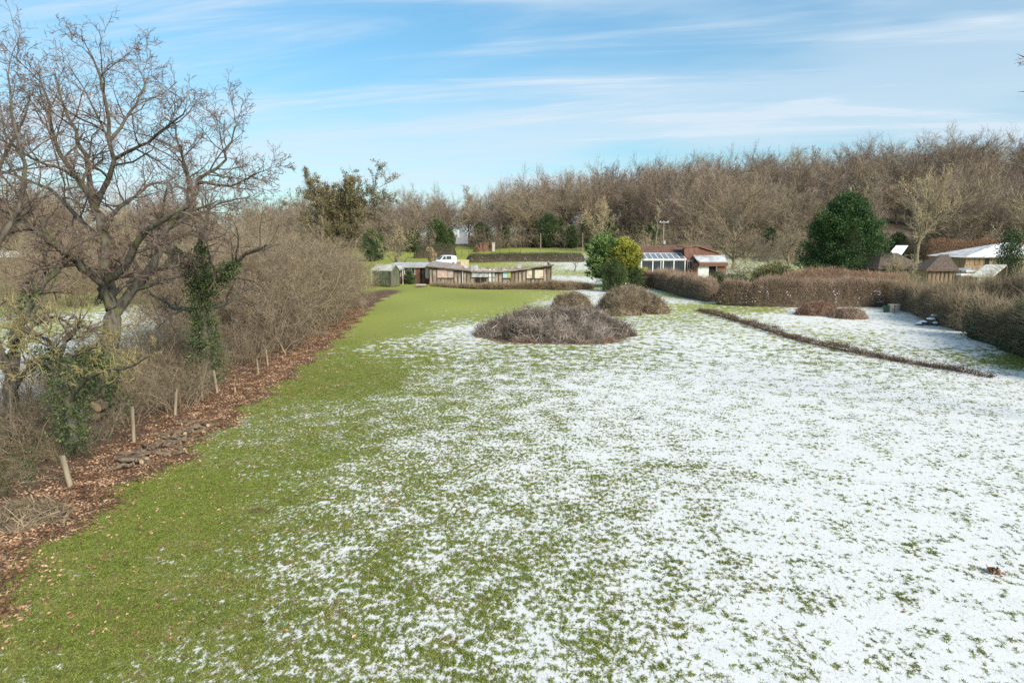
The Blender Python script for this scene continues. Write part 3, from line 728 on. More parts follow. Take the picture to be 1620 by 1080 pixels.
# the crowded tree whose trunk stands at the picture's left border
lt, l2, l3, l4 = limb_tree(302, 'leaning_tree', 'bare tree with a leaning forked trunk and mossy limbs, nearest the left border', 'tree', [
    ([(2, 700, 0), (14, 640, 0), (18, 590, 0), (20, 545, 0)], 0.26, 0.20, 0),
    ([(20, 550, 0), (28, 515, .2), (60, 460, .6), (88, 428, 1), (101, 404, 1.2), (93, 386, 1.3), (72, 370, 1.2), (60, 330, 1)], 0.17, 0.05, .8),
    ([(101, 404, 1.2), (130, 412, 1.8), (165, 440, 2.2)], 0.08, 0.03, .5),
    ([(18, 590, 0), (-15, 520, -.4), (-40, 440, -.8), (-50, 350, -1), (-45, 260, -1)], 0.19, 0.06, 1.1),
    ([(-40, 440, -.8), (0, 380, -.6), (30, 330, -.2), (38, 270, 0), (20, 180, .2), (8, 100, .3)], 0.11, 0.025, 1.1),
    ([(-50, 350, -1), (-10, 290, 0), (10, 240, 1), (40, 190, 1.5), (45, 130, 2)], 0.09, 0.02, 1.1),
    ([(20, 560, 0), (35, 530, -1), (80, 500, -1.6), (120, 522, -2), (150, 535, -2.4)], 0.07, 0.02, .5),
    ([(14, 640, 0), (40, 590, -.6), (100, 545, -1), (125, 512, -1.2), (130, 480, -1.4)], 0.08, 0.02, .5),
], 19.0, 'twig', k1=10, k2=7, k3=5, k4=4, l1=1.7, rs=0.85)
# near drooping lichened branches of a smaller tree
sm_t, s2, s3, s4 = limb_tree(303, 'lichened_tree', 'low tree with drooping yellow lichened branches in front of the spreading tree', 'tree', [
    ([(118, 700, 0), (112, 650, 0), (104, 600, 0), (96, 560, 0)], 0.13, 0.09, 0),
    ([(96, 565, 0), (70, 535, -.5), (40, 520, -1), (5, 530, -1.4)], 0.06, 0.015, .6),
    ([(96, 560, 0), (105, 530, .3), (128, 515, .4), (150, 525, .3), (180, 560, 0)], 0.06, 0.012, .6),
    ([(110, 640, 0), (150, 590, -.8), (190, 585, -1.2), (225, 572, -1.4), (252, 553, -1.6)], 0.05, 0.02, .35),
    ([(104, 600, 0), (60, 570, -.8), (20, 575, -1.3), (-10, 590, -1.6)], 0.05, 0.012, .6),
    ([(100, 580, 0), (120, 560, .8), (160, 548, 1), (200, 555, .8)], 0.05, 0.012, .6),
], 17.3, 'twig_lichen', k1=9, k2=6, k3=5, k4=3, l1=1.7, tw=0.005)


# ------------------------------------------------------------------ ivy
def ivy_on(parent, path, rad, n, seed, size=0.09, mat_='ivy', name='ivy'):
    rng = np.random.default_rng(seed); mb = MB(); P = bez(path, 40); t = rng.random(n) * 38.99; i = t.astype(int)
    r = np.interp(t / 39, np.linspace(0, 1, len(rad)), rad)
    c = P[i] + (P[i + 1] - P[i]) * (t - i)[:, None]; o = nrm(rng.normal(size=(n, 3)))
    c = c + o * (r * (0.45 + 0.65 * rng.random(n) ** 0.6) * (1 + 0.3 * np.sin(t * 1.3)))[:, None]
    c[:, 2] = np.maximum(c[:, 2], 0.02)
    leaves(mb, c, o + rng.normal(size=(n, 3)) * 0.6 + [0, 0, -0.5], size * rng.uniform(0.6, 1.3, n), size * 0.85 * rng.uniform(0.7, 1.2, n), rng)
    return part(name, mb.mesh(name, M[mat_]), parent)


it, i2, i3, i4 = limb_tree(304, 'ivy_clad_tree', 'pollard-like bare tree clothed in ivy, in the gap with the snowy field behind', 'tree', [
    ([(330, 618, 0), (326, 560, 0), (322, 510, 0), (318, 470, 0), (316, 440, 0)], 0.27, 0.22, 0),
    ([(316, 450, 0), (300, 425, -.5), (280, 405, -1), (265, 385, -1.2), (255, 340, -1.6)], 0.14, 0.04, .9),
    ([(318, 445, 0), (314, 410, .3), (318, 380, .5), (330, 340, .7), (335, 310, .8)], 0.15, 0.04, 1.0),
    ([(318, 460, 0), (345, 440, -.3), (368, 420, -.6), (400, 395, -1), (440, 385, -1.4)], 0.13, 0.03, 1.0),
    ([(320, 485, 0), (290, 490, .6), (262, 480, 1), (235, 462, 1.4)], 0.11, 0.04, .6),
    ([(322, 490, 0), (350, 485, .8), (385, 460, 1.6), (420, 440, 2.4)], 0.10, 0.03, .9),
], 27.0, 'twig', k1=8, k2=6, k3=5, k4=2, l1=1.9)
ivy_on(it, [at(331, 612, 27), at(326, 560, 27), at(320, 500, 27), at(316, 445, 27), at(317, 385, 27.4)], [0.35, 0.75, 0.65, 0.45, 0.5, 0.45, 0.2], 5200, 1)
ivy_on(it, [at(316, 455, 27), at(300, 425, 26.5), at(270, 395, 25.9)], [0.5, 0.45, 0.2], 1300, 2)
ivy_on(it, [at(320, 460, 27), at(345, 440, 26.7), at(375, 415, 26.3)], [0.5, 0.45, 0.2], 1300, 3)
ivy_on(oak, [at(150, 690, 20.6), at(158, 630, 20.9), at(150, 580, 20.6), at(130, 560, 20.2)], [0.4, 0.7, 0.65, 0.3], 2600, 4)
ivy_on(sm_t, [at(118, 700, 17.3), at(108, 640, 17.3), at(96, 580, 17.2), at(60, 560, 17)], [0.3, 0.5, 0.5, 0.25], 1900, 5, 0.075)
ivy_on(lt, [at(20, 560, 19), at(45, 490, 19.3), at(50, 450, 19.5)], [0.2, 0.4, 0.15], 700, 6, 0.08)
# sawn stubs on the ivy covered bole
for k, (a, c) in enumerate(((155, 646), (152, 658), (148, 640))):
    mb = MB(); p = at(a, c, 20.0 + 0.1 * k); mb.tubes([[p + [0, .35, 0], p]], [[.11, .11]], 10, False)
    q_ = MB().mesh if False else None
    an = np.arange(10) * 2 * PI / 10; cap = MB(); cap.prism(np.c_[p[0] + 0.105 * np.cos(an), np.full(10, p[1] - 0.002), p[2] + 0.105 * np.sin(an)][::-1], (0, 0.02, 0))
    s_ = part('sawn_stub', mb.mesh('sawn_stub', M['log']), oak); part('cut_face', cap.mesh('cut_face', M['cut']), s_)

# ------------------------------------------------------------------ the tree standing just outside the picture on the right
rt, _, _, _ = limb_tree(305, 'bare_tree', 'bare tree beside the lawn whose branch tips reach in at the top right border', 'tree', [
    ([(1830, 900, 0), (1825, 700, 0), (1820, 500, 0), (1815, 350, 0), (1800, 200, 0), (1790, 60, 0)], 0.26, 0.06, 0),
    ([(1815, 350, 0), (1760, 250, 0), (1710, 190, .2), (1670, 155, .3), (1628, 142, .4), (1607, 146, .4)], 0.10, 0.02, 1.0),
    ([(1805, 250, 0), (1750, 170, 0), (1700, 120, -.3), (1660, 100, -.5), (1626, 95, -.6), (1606, 84, -.6)], 0.09, 0.02, 1.0),
    ([(1800, 200, 0), (1840, 100, 0), (1880, 0, 0), (1900, -80, 0)], 0.10, 0.02, 1),
    ([(1815, 330, 0), (1870, 230, 0), (1930, 150, 0)], 0.10, 0.02, 1),
], 20.0, 'twig', k1=5, k2=4, k3=3, k4=2, l1=1.0)

# ------------------------------------------------------------------ the rounded tree behind the thicket, leafy with ivy in its head
Yo = 77.0; sc_ = Yo / FPX; base = G(548, 470); bz = ez(*at(548, 440, Yo)[:2])
st, tg, tips, b2 = gen_tree(326, 13.2, 0.36, nl=20, nb=9, nt=7, nw=5, ll=0.41, la=0.80, up=0.06, tr=0.62, lt0=0.24, tw=0.019, wig=0.13, lshape=0.10, lean=0.008, bl=.46, tl=.5, wl=.55, bshape=.3, ba=.75)
rng = np.random.default_rng(5)
st_m, tg_m = 'wood_bark', 'twig'
t = thing('round_headed_tree', 'large round headed tree with olive ivy in its crown, rising above the thicket', 'tree', (*at(538, 440, Yo)[:2], bz - 0.1), 0.6, None, (0.92, 0.92, 1.10))
part('trunk', st.mesh('trunk', M[st_m], True), t); part('crown', tg.mesh('crown', M[tg_m]), t)
pk = rng.random(len(b2)) < 0.85; src = b2[pk]
i = rng.integers(len(src), size=44000); fr = rng.random(44000)
c = src[i, 0] * (1 - fr[:, None]) + src[i, -1] * fr[:, None] + rng.normal(size=(44000, 3)) * 0.12
lb = MB(); leaves(lb, c, rng.normal(size=(44000, 3)) + [0, 0, .4], rng.uniform(.10, .22, 44000), rng.uniform(.07, .13, 44000), rng)
part('ivy', lb.mesh('ivy', M['olive']), t)


# ------------------------------------------------------------------ evergreens
def evergreen(seed, name, label, H, Wd, mats, n_pl=240, per=70, round_=0.5, blade=0.42, trunk=True, base_z=0.0, cat='tree', split=None, spread=1.0, rv=0.70):
    """dense crown of drooping plumes over a dark inside; radius profile by round_ (0 cone .. 1 ball)"""
    rng = np.random.default_rng(seed)

    def prof(h): return (Wd / 2) * ((1 - round_) * (1 - h) ** 0.85 * np.minimum(1, (h + 0.03) / 0.12) ** 0.5 + round_ * np.sqrt(np.clip(1 - (2 * h - 0.86) ** 2 / 1.3, 0, 1)) * np.clip((1.02 - h) * 5, 0, 1) ** 0.5)
    h = rng.random(n_pl) ** 0.85 * 0.97; a = rng.random(n_pl) * 2 * PI; lob = 1 + 0.13 * np.sin(a * 3 + 5 * h + seed) + 0.11 * np.sin(a * 7 + 11 * h) + 0.08 * np.sin(a * 4 - 23 * h)
    r = prof(h) * lob * rng.uniform(rv, 1.10, n_pl)
    tip = np.c_[np.cos(a) * r, np.sin(a) * r, base_z + h * (H - base_z) + 0.06 * H]
    root = np.c_[np.cos(a) * r * 0.45, np.sin(a) * r * 0.45, base_z + h * (H - base_z) - 0.03 * H]
    top = rng.random((max(6, n_pl // 22), 2)) - 0.5
    tip = np.vstack([tip, np.c_[top * Wd * 0.13, H * (1.0 + 0.03 * rng.normal(size=len(top)))]]); root = np.vstack([root, np.c_[top * Wd * 0.10, np.full(len(top), H * 0.86)]])
    N = len(tip) * per; i = np.repeat(np.arange(len(tip)), per); f = rng.random(N) ** 0.7
    c = root[i] * (1 - f[:, None]) + tip[i] * f[:, None]; axis = nrm(tip - root)[i]
    sp = (0.045 * H * (1.15 - f) + 0.012 * H)[:, None] * (Wd / H + 0.4)
    c = c + rng.normal(size=(N, 3)) * sp * spread
    d = axis + 0.55 * rng.normal(size=(N, 3)) + [0, 0, 0.15]
    mbs = [MB() for _ in mats]; which = np.zeros(N, int) if split is None else split(c, rng)
    for k in range(len(mats)):
        m_ = which == k
        if m_.any(): leaves(mbs[k], c[m_], d[m_], blade * rng.uniform(0.6, 1.25, m_.sum()), blade * 0.30 * rng.uniform(0.7, 1.3, m_.sum()), rng, 0, 0.3)
    t = thing(name, label, cat)
    for k, m_ in enumerate(mats): part('foliage', mbs[k].mesh('foliage', M[m_]), t)
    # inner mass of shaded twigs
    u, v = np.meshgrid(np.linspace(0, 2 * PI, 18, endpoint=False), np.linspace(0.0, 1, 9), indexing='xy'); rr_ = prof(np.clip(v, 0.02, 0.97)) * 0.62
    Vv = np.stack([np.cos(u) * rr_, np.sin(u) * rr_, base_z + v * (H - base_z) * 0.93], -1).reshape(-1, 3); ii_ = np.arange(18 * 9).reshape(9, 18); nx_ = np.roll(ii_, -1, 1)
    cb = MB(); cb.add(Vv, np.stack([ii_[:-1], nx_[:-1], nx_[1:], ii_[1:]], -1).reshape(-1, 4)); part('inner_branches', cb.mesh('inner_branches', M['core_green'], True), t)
    if trunk:
        tb = MB(); tb.tubes([[[0, 0, -0.15], [0.05, 0, H * 0.4], [0, 0.04, H * 0.9]]], [[0.022 * H, 0.015 * H, 0.005 * H]], 8); part('trunk', tb.mesh('trunk', M['bark'], True), t)
    return t


def stand(t, px, py, Y, dz=0.0, rz=0.0, s=1.0):
    """feet on the land under picture column px at depth Y"""
    p = at(px, py, Y); t.location = (p[0], Y, ez(p[0], Y) + dz); t.rotation_euler.z = rz
    if s != 1.0: t.scale = (s,) * 3
    return t


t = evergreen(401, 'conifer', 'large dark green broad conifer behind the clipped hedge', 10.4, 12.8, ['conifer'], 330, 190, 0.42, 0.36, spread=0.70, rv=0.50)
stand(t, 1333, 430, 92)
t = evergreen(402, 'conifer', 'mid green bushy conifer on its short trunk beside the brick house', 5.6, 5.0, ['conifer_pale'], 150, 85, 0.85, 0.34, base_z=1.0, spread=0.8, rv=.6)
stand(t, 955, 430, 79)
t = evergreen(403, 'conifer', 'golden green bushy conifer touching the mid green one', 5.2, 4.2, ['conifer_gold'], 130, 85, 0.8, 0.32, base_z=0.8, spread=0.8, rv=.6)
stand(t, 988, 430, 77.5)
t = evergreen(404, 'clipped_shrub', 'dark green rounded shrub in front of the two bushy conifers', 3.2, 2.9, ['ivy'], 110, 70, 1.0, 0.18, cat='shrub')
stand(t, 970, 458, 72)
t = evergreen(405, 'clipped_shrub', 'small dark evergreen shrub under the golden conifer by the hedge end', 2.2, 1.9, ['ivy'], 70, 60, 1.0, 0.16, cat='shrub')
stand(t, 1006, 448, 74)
# dark evergreens at the foot of the wood
dark = [evergreen(410, 'evergreen_tree', '', 6.5, 5.0, ['laurel'], 120, 45, 0.8, 0.40, base_z=0.3), evergreen(411, 'evergreen_tree', '', 7.5, 4.2, ['ivy'], 110, 45, 0.6, 0.40, base_z=0.3)]
ud = set(); rng = np.random.default_rng(31)
for i, (px, Y, s) in enumerate(((690, 150, 1.1), (700, 138, .9), (655, 148, .8), (712, 146, .7), (770, 152, .8), (800, 154, .7), (868, 152, 1.2), (885, 155, .9), (905, 150, .8), (925, 152, .8), (1030, 142, .9),
                               (1130, 140, .7), (1215, 136, .8), (600, 128, .7), (588, 125, .9), (1010, 148, .8), (1420, 124, .8), (1490, 126, .7), (1540, 128, .8), (1390, 126, .7), (760, 158, .9), (842, 156, 1.0), (965, 150, .9), (1290, 132, .8))):
    p = at(px, 400, Y); place(dark, i, ud, (p[0], Y, ez(p[0], Y) - 0.1), rng.random() * 6.28, s * 0.9, 'dark evergreen tree at the foot of the wood, ' + landmark(p[0], Y), 'dark evergreens at the foot of the wood')
# brown undergrowth along the wood's foot
under = [shrub(420 + i, 3.4, 2.4, stems=30, kb=5, kt=4, kw=2, tw=0.016, wig=0.16, stem_mat='wood_twig', name='bare_shrub', cat='shrub') for i in range(2)]
uu = set()
for i in range(60):
    px = 590 + i * 17.5 + rng.normal() * 5; Y = 150 + rng.normal() * 3
    if px > 1120: Y = 126 + rng.normal() * 4
    elif px > 985: Y = 134 + rng.normal() * 4
    if 735 < px < 960 and Y < 150: Y += 4
    if 712 < px < 748: continue
    p = at(px, 400, Y); place(under, i, uu, (p[0], Y, ez(p[0], Y) - 0.1), rng.random() * 6.28, rng.uniform(0.8, 1.6), 'brown bare shrub along the wood foot, ' + landmark(p[0], Y), 'undergrowth shrubs at the foot of the wood')

# ------------------------------------------------------------------ single bare trees that stand out before the wood
def solo(seed, label, px, py, Y, H, r0, twig='wood_twig', bark='wood_bark', rz=0.0, **kw):
    t = bare_tree(seed, label, H, r0, twig, bark, **kw); stand(t, px, py, Y, -0.1, rz); return t


solo(501, 'wide pale bare tree with ascending yellowish branches, beside the large dark conifer', 1455, 430, 104, 17.5, 0.42, 'pale_twig', 'wood_bark', nl=13, nb=9, nt=7, nw=4, ll=0.55, la=0.62, up=0.12, tr=0.62, lt0=0.25, tw=0.020, wig=0.10)
solo(502, 'broad dense brown bare tree between the brick house and the dark conifer', 1160, 420, 108, 12.5, 0.30, 'thicket', nl=20, nb=9, nt=7, nw=6, ll=0.62, la=0.75, up=0.05, tr=0.62, wig=.1, ba=.5, bshape=.15, lt0=0.12, tw=0.020)
solo(503, 'dense twiggy bare tree left of the dark conifer', 1245, 425, 106, 9.0, 0.2, 'wood_twig', nl=16, nb=8, nt=6, nw=5, ll=0.42, la=0.7, tr=0.8, lt0=0.1, tw=0.018)
solo(504, 'pale bare tree with dead forked top above the dark conifer', 1345, 400, 118, 15.0, 0.32, 'pale_twig', nl=8, nb=6, nt=5, nw=4, ll=0.40, la=0.6, up=0.14, tr=0.75, lt0=0.4, tw=0.022)
solo(505, 'yellowish bare tree at the right border before the wooded hill', 1600, 430, 98, 12.5, 0.30, 'pale_twig', nl=13, nb=8, nt=6, nw=5, ll=0.46, la=0.85, up=0.05, tr=0.8, lt0=0.15, tw=0.018)
solo(506, 'bare dome shaped tree standing alone on the skyline beyond the white gabled house', 690, 400, 165, 11.5, 0.34, nl=13, nb=8, nt=6, nw=5, ll=0.50, la=0.95, up=0.06, tr=0.6, lt0=0.3, tw=0.026)
solo(507, 'tall slim tree with clumped ivied crown above the white gabled house', 738, 400, 168, 13.5, 0.26, nl=16, nb=7, nt=6, nw=5, ll=0.26, la=0.6, up=0.1, tr=0.95, lt0=0.35, tw=0.028)
solo(508, 'small twisted fruit tree in the snow patch beyond the boarded building', 907, 418, 104, 3.9, 0.13, 'wood_twig', nl=7, nb=5, nt=4, nw=3, ll=0.55, la=0.95, up=0.03, tr=0.5, lt0=0.45, tw=0.014, wig=0.2)
solo(509, 'pale feathery bare tree behind the twisted fruit tree', 952, 405, 140, 12.5, 0.2, 'pale_twig', nl=16, nb=8, nt=6, nw=5, ll=0.42, la=0.45, up=0.15, tr=0.7, lt0=0.15, tw=0.024)
solo(510, 'slim ivied tree trunk with few branches behind the brick house', 1037, 390, 112, 11.0, 0.12, 'pale_twig', nl=9, nb=5, nt=5, nw=3, ll=0.2, la=0.5, tr=0.95, lt0=0.4, tw=0.02)
solo(511, 'fine pale bare tree behind the brown flat roofed block', 630, 420, 96, 7.8, 0.16, 'pale_twig', nl=16, nb=8, nt=6, nw=4, ll=0.45, la=0.55, up=0.1, tr=0.7, lt0=0.12, tw=0.016)
solo(512, 'bare shrubby tree leaning over the garden by the garage', 1172, 440, 78, 4.4, 0.12, 'pale_twig', nl=14, nb=7, nt=5, nw=4, ll=0.5, la=0.9, up=0.02, tr=0.6, lt0=0.12, tw=0.012)
solo(513, 'bare grey bush tree before the thatched hut', 1430, 445, 72, 4.6, 0.10, 'pale_twig', nl=14, nb=7, nt=5, nw=4, ll=0.6, la=0.75, up=0.05, tr=0.55, lt0=0.08, tw=0.012)
solo(514, 'bare brown tree beside the dark field shed', 430, 420, 92, 8.0, 0.2, 'wood_twig', nl=14, nb=7, nt=6, nw=5, ll=0.48, la=0.8, up=0.05, tr=0.7, lt0=0.15, tw=0.017)


def recenter(t, base):
    """move a thing's own origin to its foot, leaving every part where it stands"""
    base = Vector([float(v) for v in base]); t.location = base; done = set()
    for c in t.children:
        for o in (c, *c.children):
            if o.data and o.data.name not in done: done.add(o.data.name); o.data.transform(Matrix.Translation(-base))


for t_, q_ in ((oak, (150, 690, 20.5)), (lt, (8, 690, 19.0)), (sm_t, (118, 700, 17.3)), (it, (330, 618, 27.0)), (rt, (1830, 900, 20.0))):
    p = at(*q_); recenter(t_, (p[0], p[1], ez(p[0], p[1])))


# ================================================================== hedges and heaps
def hedge(name, label, cat, path, n_twig, n_leaf, twig, leaf, seed, tl=0.35, ls=0.06, group=None, core='core', lump=0.10, cf=0.80, tw=0.007, lj=0.04, snow=0, gap=False):
    rng = np.random.default_rng(seed); path = np.asarray(path, float); d = np.r_[0, np.cumsum(np.linalg.norm(np.diff(path[:, :2], axis=0), axis=1))]
    base = np.array([path[0, 0], path[0, 1], ez(path[0, 0], path[0, 1])])

    def sec(s, phi, rho):
        x, y, h, w = (np.interp(s, d, path[:, k]) for k in range(4)); e = 0.05
        tx = np.interp(s + e, d, path[:, 0]) - np.interp(s - e, d, path[:, 0]); ty = np.interp(s + e, d, path[:, 1]) - np.interp(s - e, d, path[:, 1])
        l = np.maximum(np.hypot(tx, ty), 1e-6); nx_, ny_ = ty / l, -tx / l
        c, sn = np.cos(phi), np.sin(phi); end = 0.12 + 0.88 * np.sqrt(np.clip(np.minimum(s, d[-1] - s) / 0.8, 0, 1)); m = end * (1 + lump * (np.sin(s * 1.9 + 2 * phi + seed) * 0.6 + np.sin(s * 0.83 + seed * 2) * 0.7 + 0.4 * np.sin(s * 4.3 + 3 * phi)))
        lat = np.sign(c) * np.abs(c) ** 0.55 * w / 2 * rho * m; z = np.abs(sn) ** 0.55 * h * (0.25 + 0.75 * rho) * m
        P = np.stack([x + nx_ * lat, y + ny_ * lat, height(x + nx_ * lat, y + ny_ * lat) + z], -1)
        O = nrm(np.stack([nx_ * c * 1.0, ny_ * c * 1.0, sn * 1.0], -1)); return P, O
    t = thing(name, label, cat, group=group)
    s = rng.random(n_twig) * d[-1]
    if gap: s = np.where(np.sin(s * 2.1) + np.sin(s * 5.3 + 1) + np.sin(s * 0.9) > -0.7, s, s + rng.normal(size=n_twig) * 0.8); s = np.clip(s, 0, d[-1])
    phi = np.arccos(rng.uniform(-1, 1, n_twig) * 0.999) if False else rng.random(n_twig) * PI
    P0, O = sec(s, phi, rng.uniform(0.70, 0.98, n_twig)); D = nrm(O + 0.75 * rng.normal(size=P0.shape) + [0, 0, 0.35])
    L = tl * rng.uniform(0.5, 1.25, n_twig)[:, None]; P1 = P0 + D * L * 0.5; P2 = P1 + nrm(D + 0.4 * rng.normal(size=D.shape)) * L * 0.5
    mb = MB(); mb.tubes(np.stack([P0 - base, P1 - base, P2 - base], 1), np.full((n_twig, 3), tw) * [1, .8, .5], 3); part('twigs', mb.mesh('twigs', M[twig]), t)
    for k, (lf, n_l) in enumerate(zip(leaf if isinstance(leaf, (list, tuple)) else [leaf], n_leaf if isinstance(n_leaf, (list, tuple)) else [n_leaf])):
        s = rng.random(n_l) * d[-1]
        if k > 0:                                                     # a second leaf grows in patches
            s = (np.floor(rng.random(n_l) * 9) + 0.5 + rng.normal(size=n_l) * 0.16) / 9 * d[-1]
        phi = rng.random(n_l) * PI; P0, O = sec(np.clip(s, 0, d[-1]), phi, rng.uniform(0.78, 1.06, n_l)); mb = MB()
        leaves(mb, P0 - base + rng.normal(size=P0.shape) * [lj, lj, 0.03], O + rng.normal(size=O.shape) * 0.9, ls * rng.uniform(0.6, 1.3, n_l), ls * 0.65 * rng.uniform(0.7, 1.2, n_l), rng)
        part('foliage', mb.mesh('foliage', M[lf]), t)
    nsh = n_twig // 16                                                # stray shoots
    P0, O = sec(rng.random(nsh) * d[-1], PI / 2 + rng.normal(size=nsh) * 0.5, rng.uniform(0.9, 1.0, nsh)); D = nrm(O * .5 + 0.4 * rng.normal(size=P0.shape) + [0, 0, .8]); L = tl * rng.uniform(0.7, 2.0, nsh)[:, None]
    mb = MB(); mb.tubes(np.stack([P0 - base, P0 + D * L * .5 - base, P0 + D * L + rng.normal(size=P0.shape) * L * .12 - base], 1), np.full((nsh, 3), tw * 1.1) * [1, .8, .5], 3); part('stray_shoots', mb.mesh('stray_shoots', M[twig]), t)
    if snow:                                                          # snow flecks added on the sides, for specks and snow showing through from behind
        cs_ = rng.random(26) * d[-1]; i_ = rng.integers(26, size=snow); ph = rng.choice([0.25, PI - 0.25], 26)[i_] + rng.normal(size=snow) * 0.16 * (1 if True else 0)
        P0, O = sec(np.clip(cs_[i_] + rng.normal(size=snow) * .22, 0, d[-1]), np.clip(ph, 0.05, PI - .05), rng.uniform(1.0, 1.05, snow)); mb = MB(); leaves(mb, P0 - base, rng.normal(size=P0.shape) * [1, 1, .25], .11 * rng.uniform(.5, 1.4, snow), .08, rng); part('snow_flecks', mb.mesh('snow_flecks', M['snow']), t, stuff=True)
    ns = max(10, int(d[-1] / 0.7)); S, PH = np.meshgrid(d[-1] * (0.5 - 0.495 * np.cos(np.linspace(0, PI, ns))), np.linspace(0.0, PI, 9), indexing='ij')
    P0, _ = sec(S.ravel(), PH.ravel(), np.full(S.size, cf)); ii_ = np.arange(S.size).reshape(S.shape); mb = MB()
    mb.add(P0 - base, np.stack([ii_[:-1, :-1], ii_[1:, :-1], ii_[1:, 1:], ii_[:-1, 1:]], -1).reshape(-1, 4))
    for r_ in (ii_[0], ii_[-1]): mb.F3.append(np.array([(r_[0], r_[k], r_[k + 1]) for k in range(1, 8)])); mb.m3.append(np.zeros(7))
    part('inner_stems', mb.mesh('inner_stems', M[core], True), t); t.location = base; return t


def hp(px, py, h, w):
    p = G(px, py); return (p[0], p[1], h, w)


# clipped hedge round the neighbouring garden: its runs meet at the corner by the dark strip
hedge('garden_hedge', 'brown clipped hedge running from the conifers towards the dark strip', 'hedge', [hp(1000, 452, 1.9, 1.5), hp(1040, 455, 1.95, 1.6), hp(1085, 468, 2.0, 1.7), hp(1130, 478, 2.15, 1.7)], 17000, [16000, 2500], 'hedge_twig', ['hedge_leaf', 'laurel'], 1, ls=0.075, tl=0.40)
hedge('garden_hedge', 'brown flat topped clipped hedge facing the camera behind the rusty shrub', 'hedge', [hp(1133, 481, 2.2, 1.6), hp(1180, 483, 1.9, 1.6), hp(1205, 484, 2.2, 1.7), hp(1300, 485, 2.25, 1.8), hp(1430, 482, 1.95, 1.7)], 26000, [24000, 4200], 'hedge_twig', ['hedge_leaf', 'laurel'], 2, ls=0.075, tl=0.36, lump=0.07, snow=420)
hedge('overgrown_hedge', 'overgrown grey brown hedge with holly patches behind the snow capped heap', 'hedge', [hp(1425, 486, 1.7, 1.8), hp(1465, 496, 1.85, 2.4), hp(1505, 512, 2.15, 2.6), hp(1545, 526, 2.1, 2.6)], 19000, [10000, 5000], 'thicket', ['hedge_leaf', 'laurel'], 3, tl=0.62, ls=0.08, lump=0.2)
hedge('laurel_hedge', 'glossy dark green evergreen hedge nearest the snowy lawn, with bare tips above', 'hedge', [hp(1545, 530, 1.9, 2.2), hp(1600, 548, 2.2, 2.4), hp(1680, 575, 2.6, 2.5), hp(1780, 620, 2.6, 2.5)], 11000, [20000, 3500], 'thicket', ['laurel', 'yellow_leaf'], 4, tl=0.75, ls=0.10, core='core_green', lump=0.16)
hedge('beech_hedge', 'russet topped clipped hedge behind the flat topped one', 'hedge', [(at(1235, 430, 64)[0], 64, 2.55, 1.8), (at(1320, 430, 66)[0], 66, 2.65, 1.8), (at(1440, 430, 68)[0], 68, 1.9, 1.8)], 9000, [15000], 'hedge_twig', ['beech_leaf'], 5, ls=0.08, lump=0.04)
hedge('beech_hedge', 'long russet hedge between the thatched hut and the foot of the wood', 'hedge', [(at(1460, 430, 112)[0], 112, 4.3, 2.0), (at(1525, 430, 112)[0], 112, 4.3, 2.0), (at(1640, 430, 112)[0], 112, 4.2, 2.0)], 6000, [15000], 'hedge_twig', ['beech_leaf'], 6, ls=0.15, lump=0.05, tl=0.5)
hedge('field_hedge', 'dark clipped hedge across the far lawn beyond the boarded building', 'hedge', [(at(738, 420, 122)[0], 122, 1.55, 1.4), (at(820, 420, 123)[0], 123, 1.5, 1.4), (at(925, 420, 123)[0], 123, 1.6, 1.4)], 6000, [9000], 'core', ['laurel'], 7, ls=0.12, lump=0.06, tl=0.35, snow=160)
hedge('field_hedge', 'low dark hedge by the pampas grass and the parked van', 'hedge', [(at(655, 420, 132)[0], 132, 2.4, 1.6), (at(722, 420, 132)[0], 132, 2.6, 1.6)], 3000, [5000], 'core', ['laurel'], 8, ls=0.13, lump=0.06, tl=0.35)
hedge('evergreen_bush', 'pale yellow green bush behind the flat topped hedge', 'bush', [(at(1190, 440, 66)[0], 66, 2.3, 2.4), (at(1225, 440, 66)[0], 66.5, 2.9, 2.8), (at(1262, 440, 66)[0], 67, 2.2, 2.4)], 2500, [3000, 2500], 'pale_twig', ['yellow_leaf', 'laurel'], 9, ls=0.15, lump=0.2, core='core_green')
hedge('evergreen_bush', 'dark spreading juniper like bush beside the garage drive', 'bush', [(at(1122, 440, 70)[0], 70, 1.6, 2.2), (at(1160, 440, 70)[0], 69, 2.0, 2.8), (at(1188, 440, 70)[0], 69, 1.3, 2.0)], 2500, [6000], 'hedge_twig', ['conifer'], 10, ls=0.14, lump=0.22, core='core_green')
hedge('rough_bush', 'rough olive scrub bank behind the laurel hedge at the lawn end', 'bush', [(at(1500, 480, 47)[0], 49, 1.9, 2.5), (at(1560, 480, 47)[0], 45, 2.7, 3.0), (at(1640, 480, 45)[0], 42, 3.2, 3.0)], 15000, [6500], 'thicket', ['olive'], 11, tl=0.85, ls=0.09, lump=0.2)
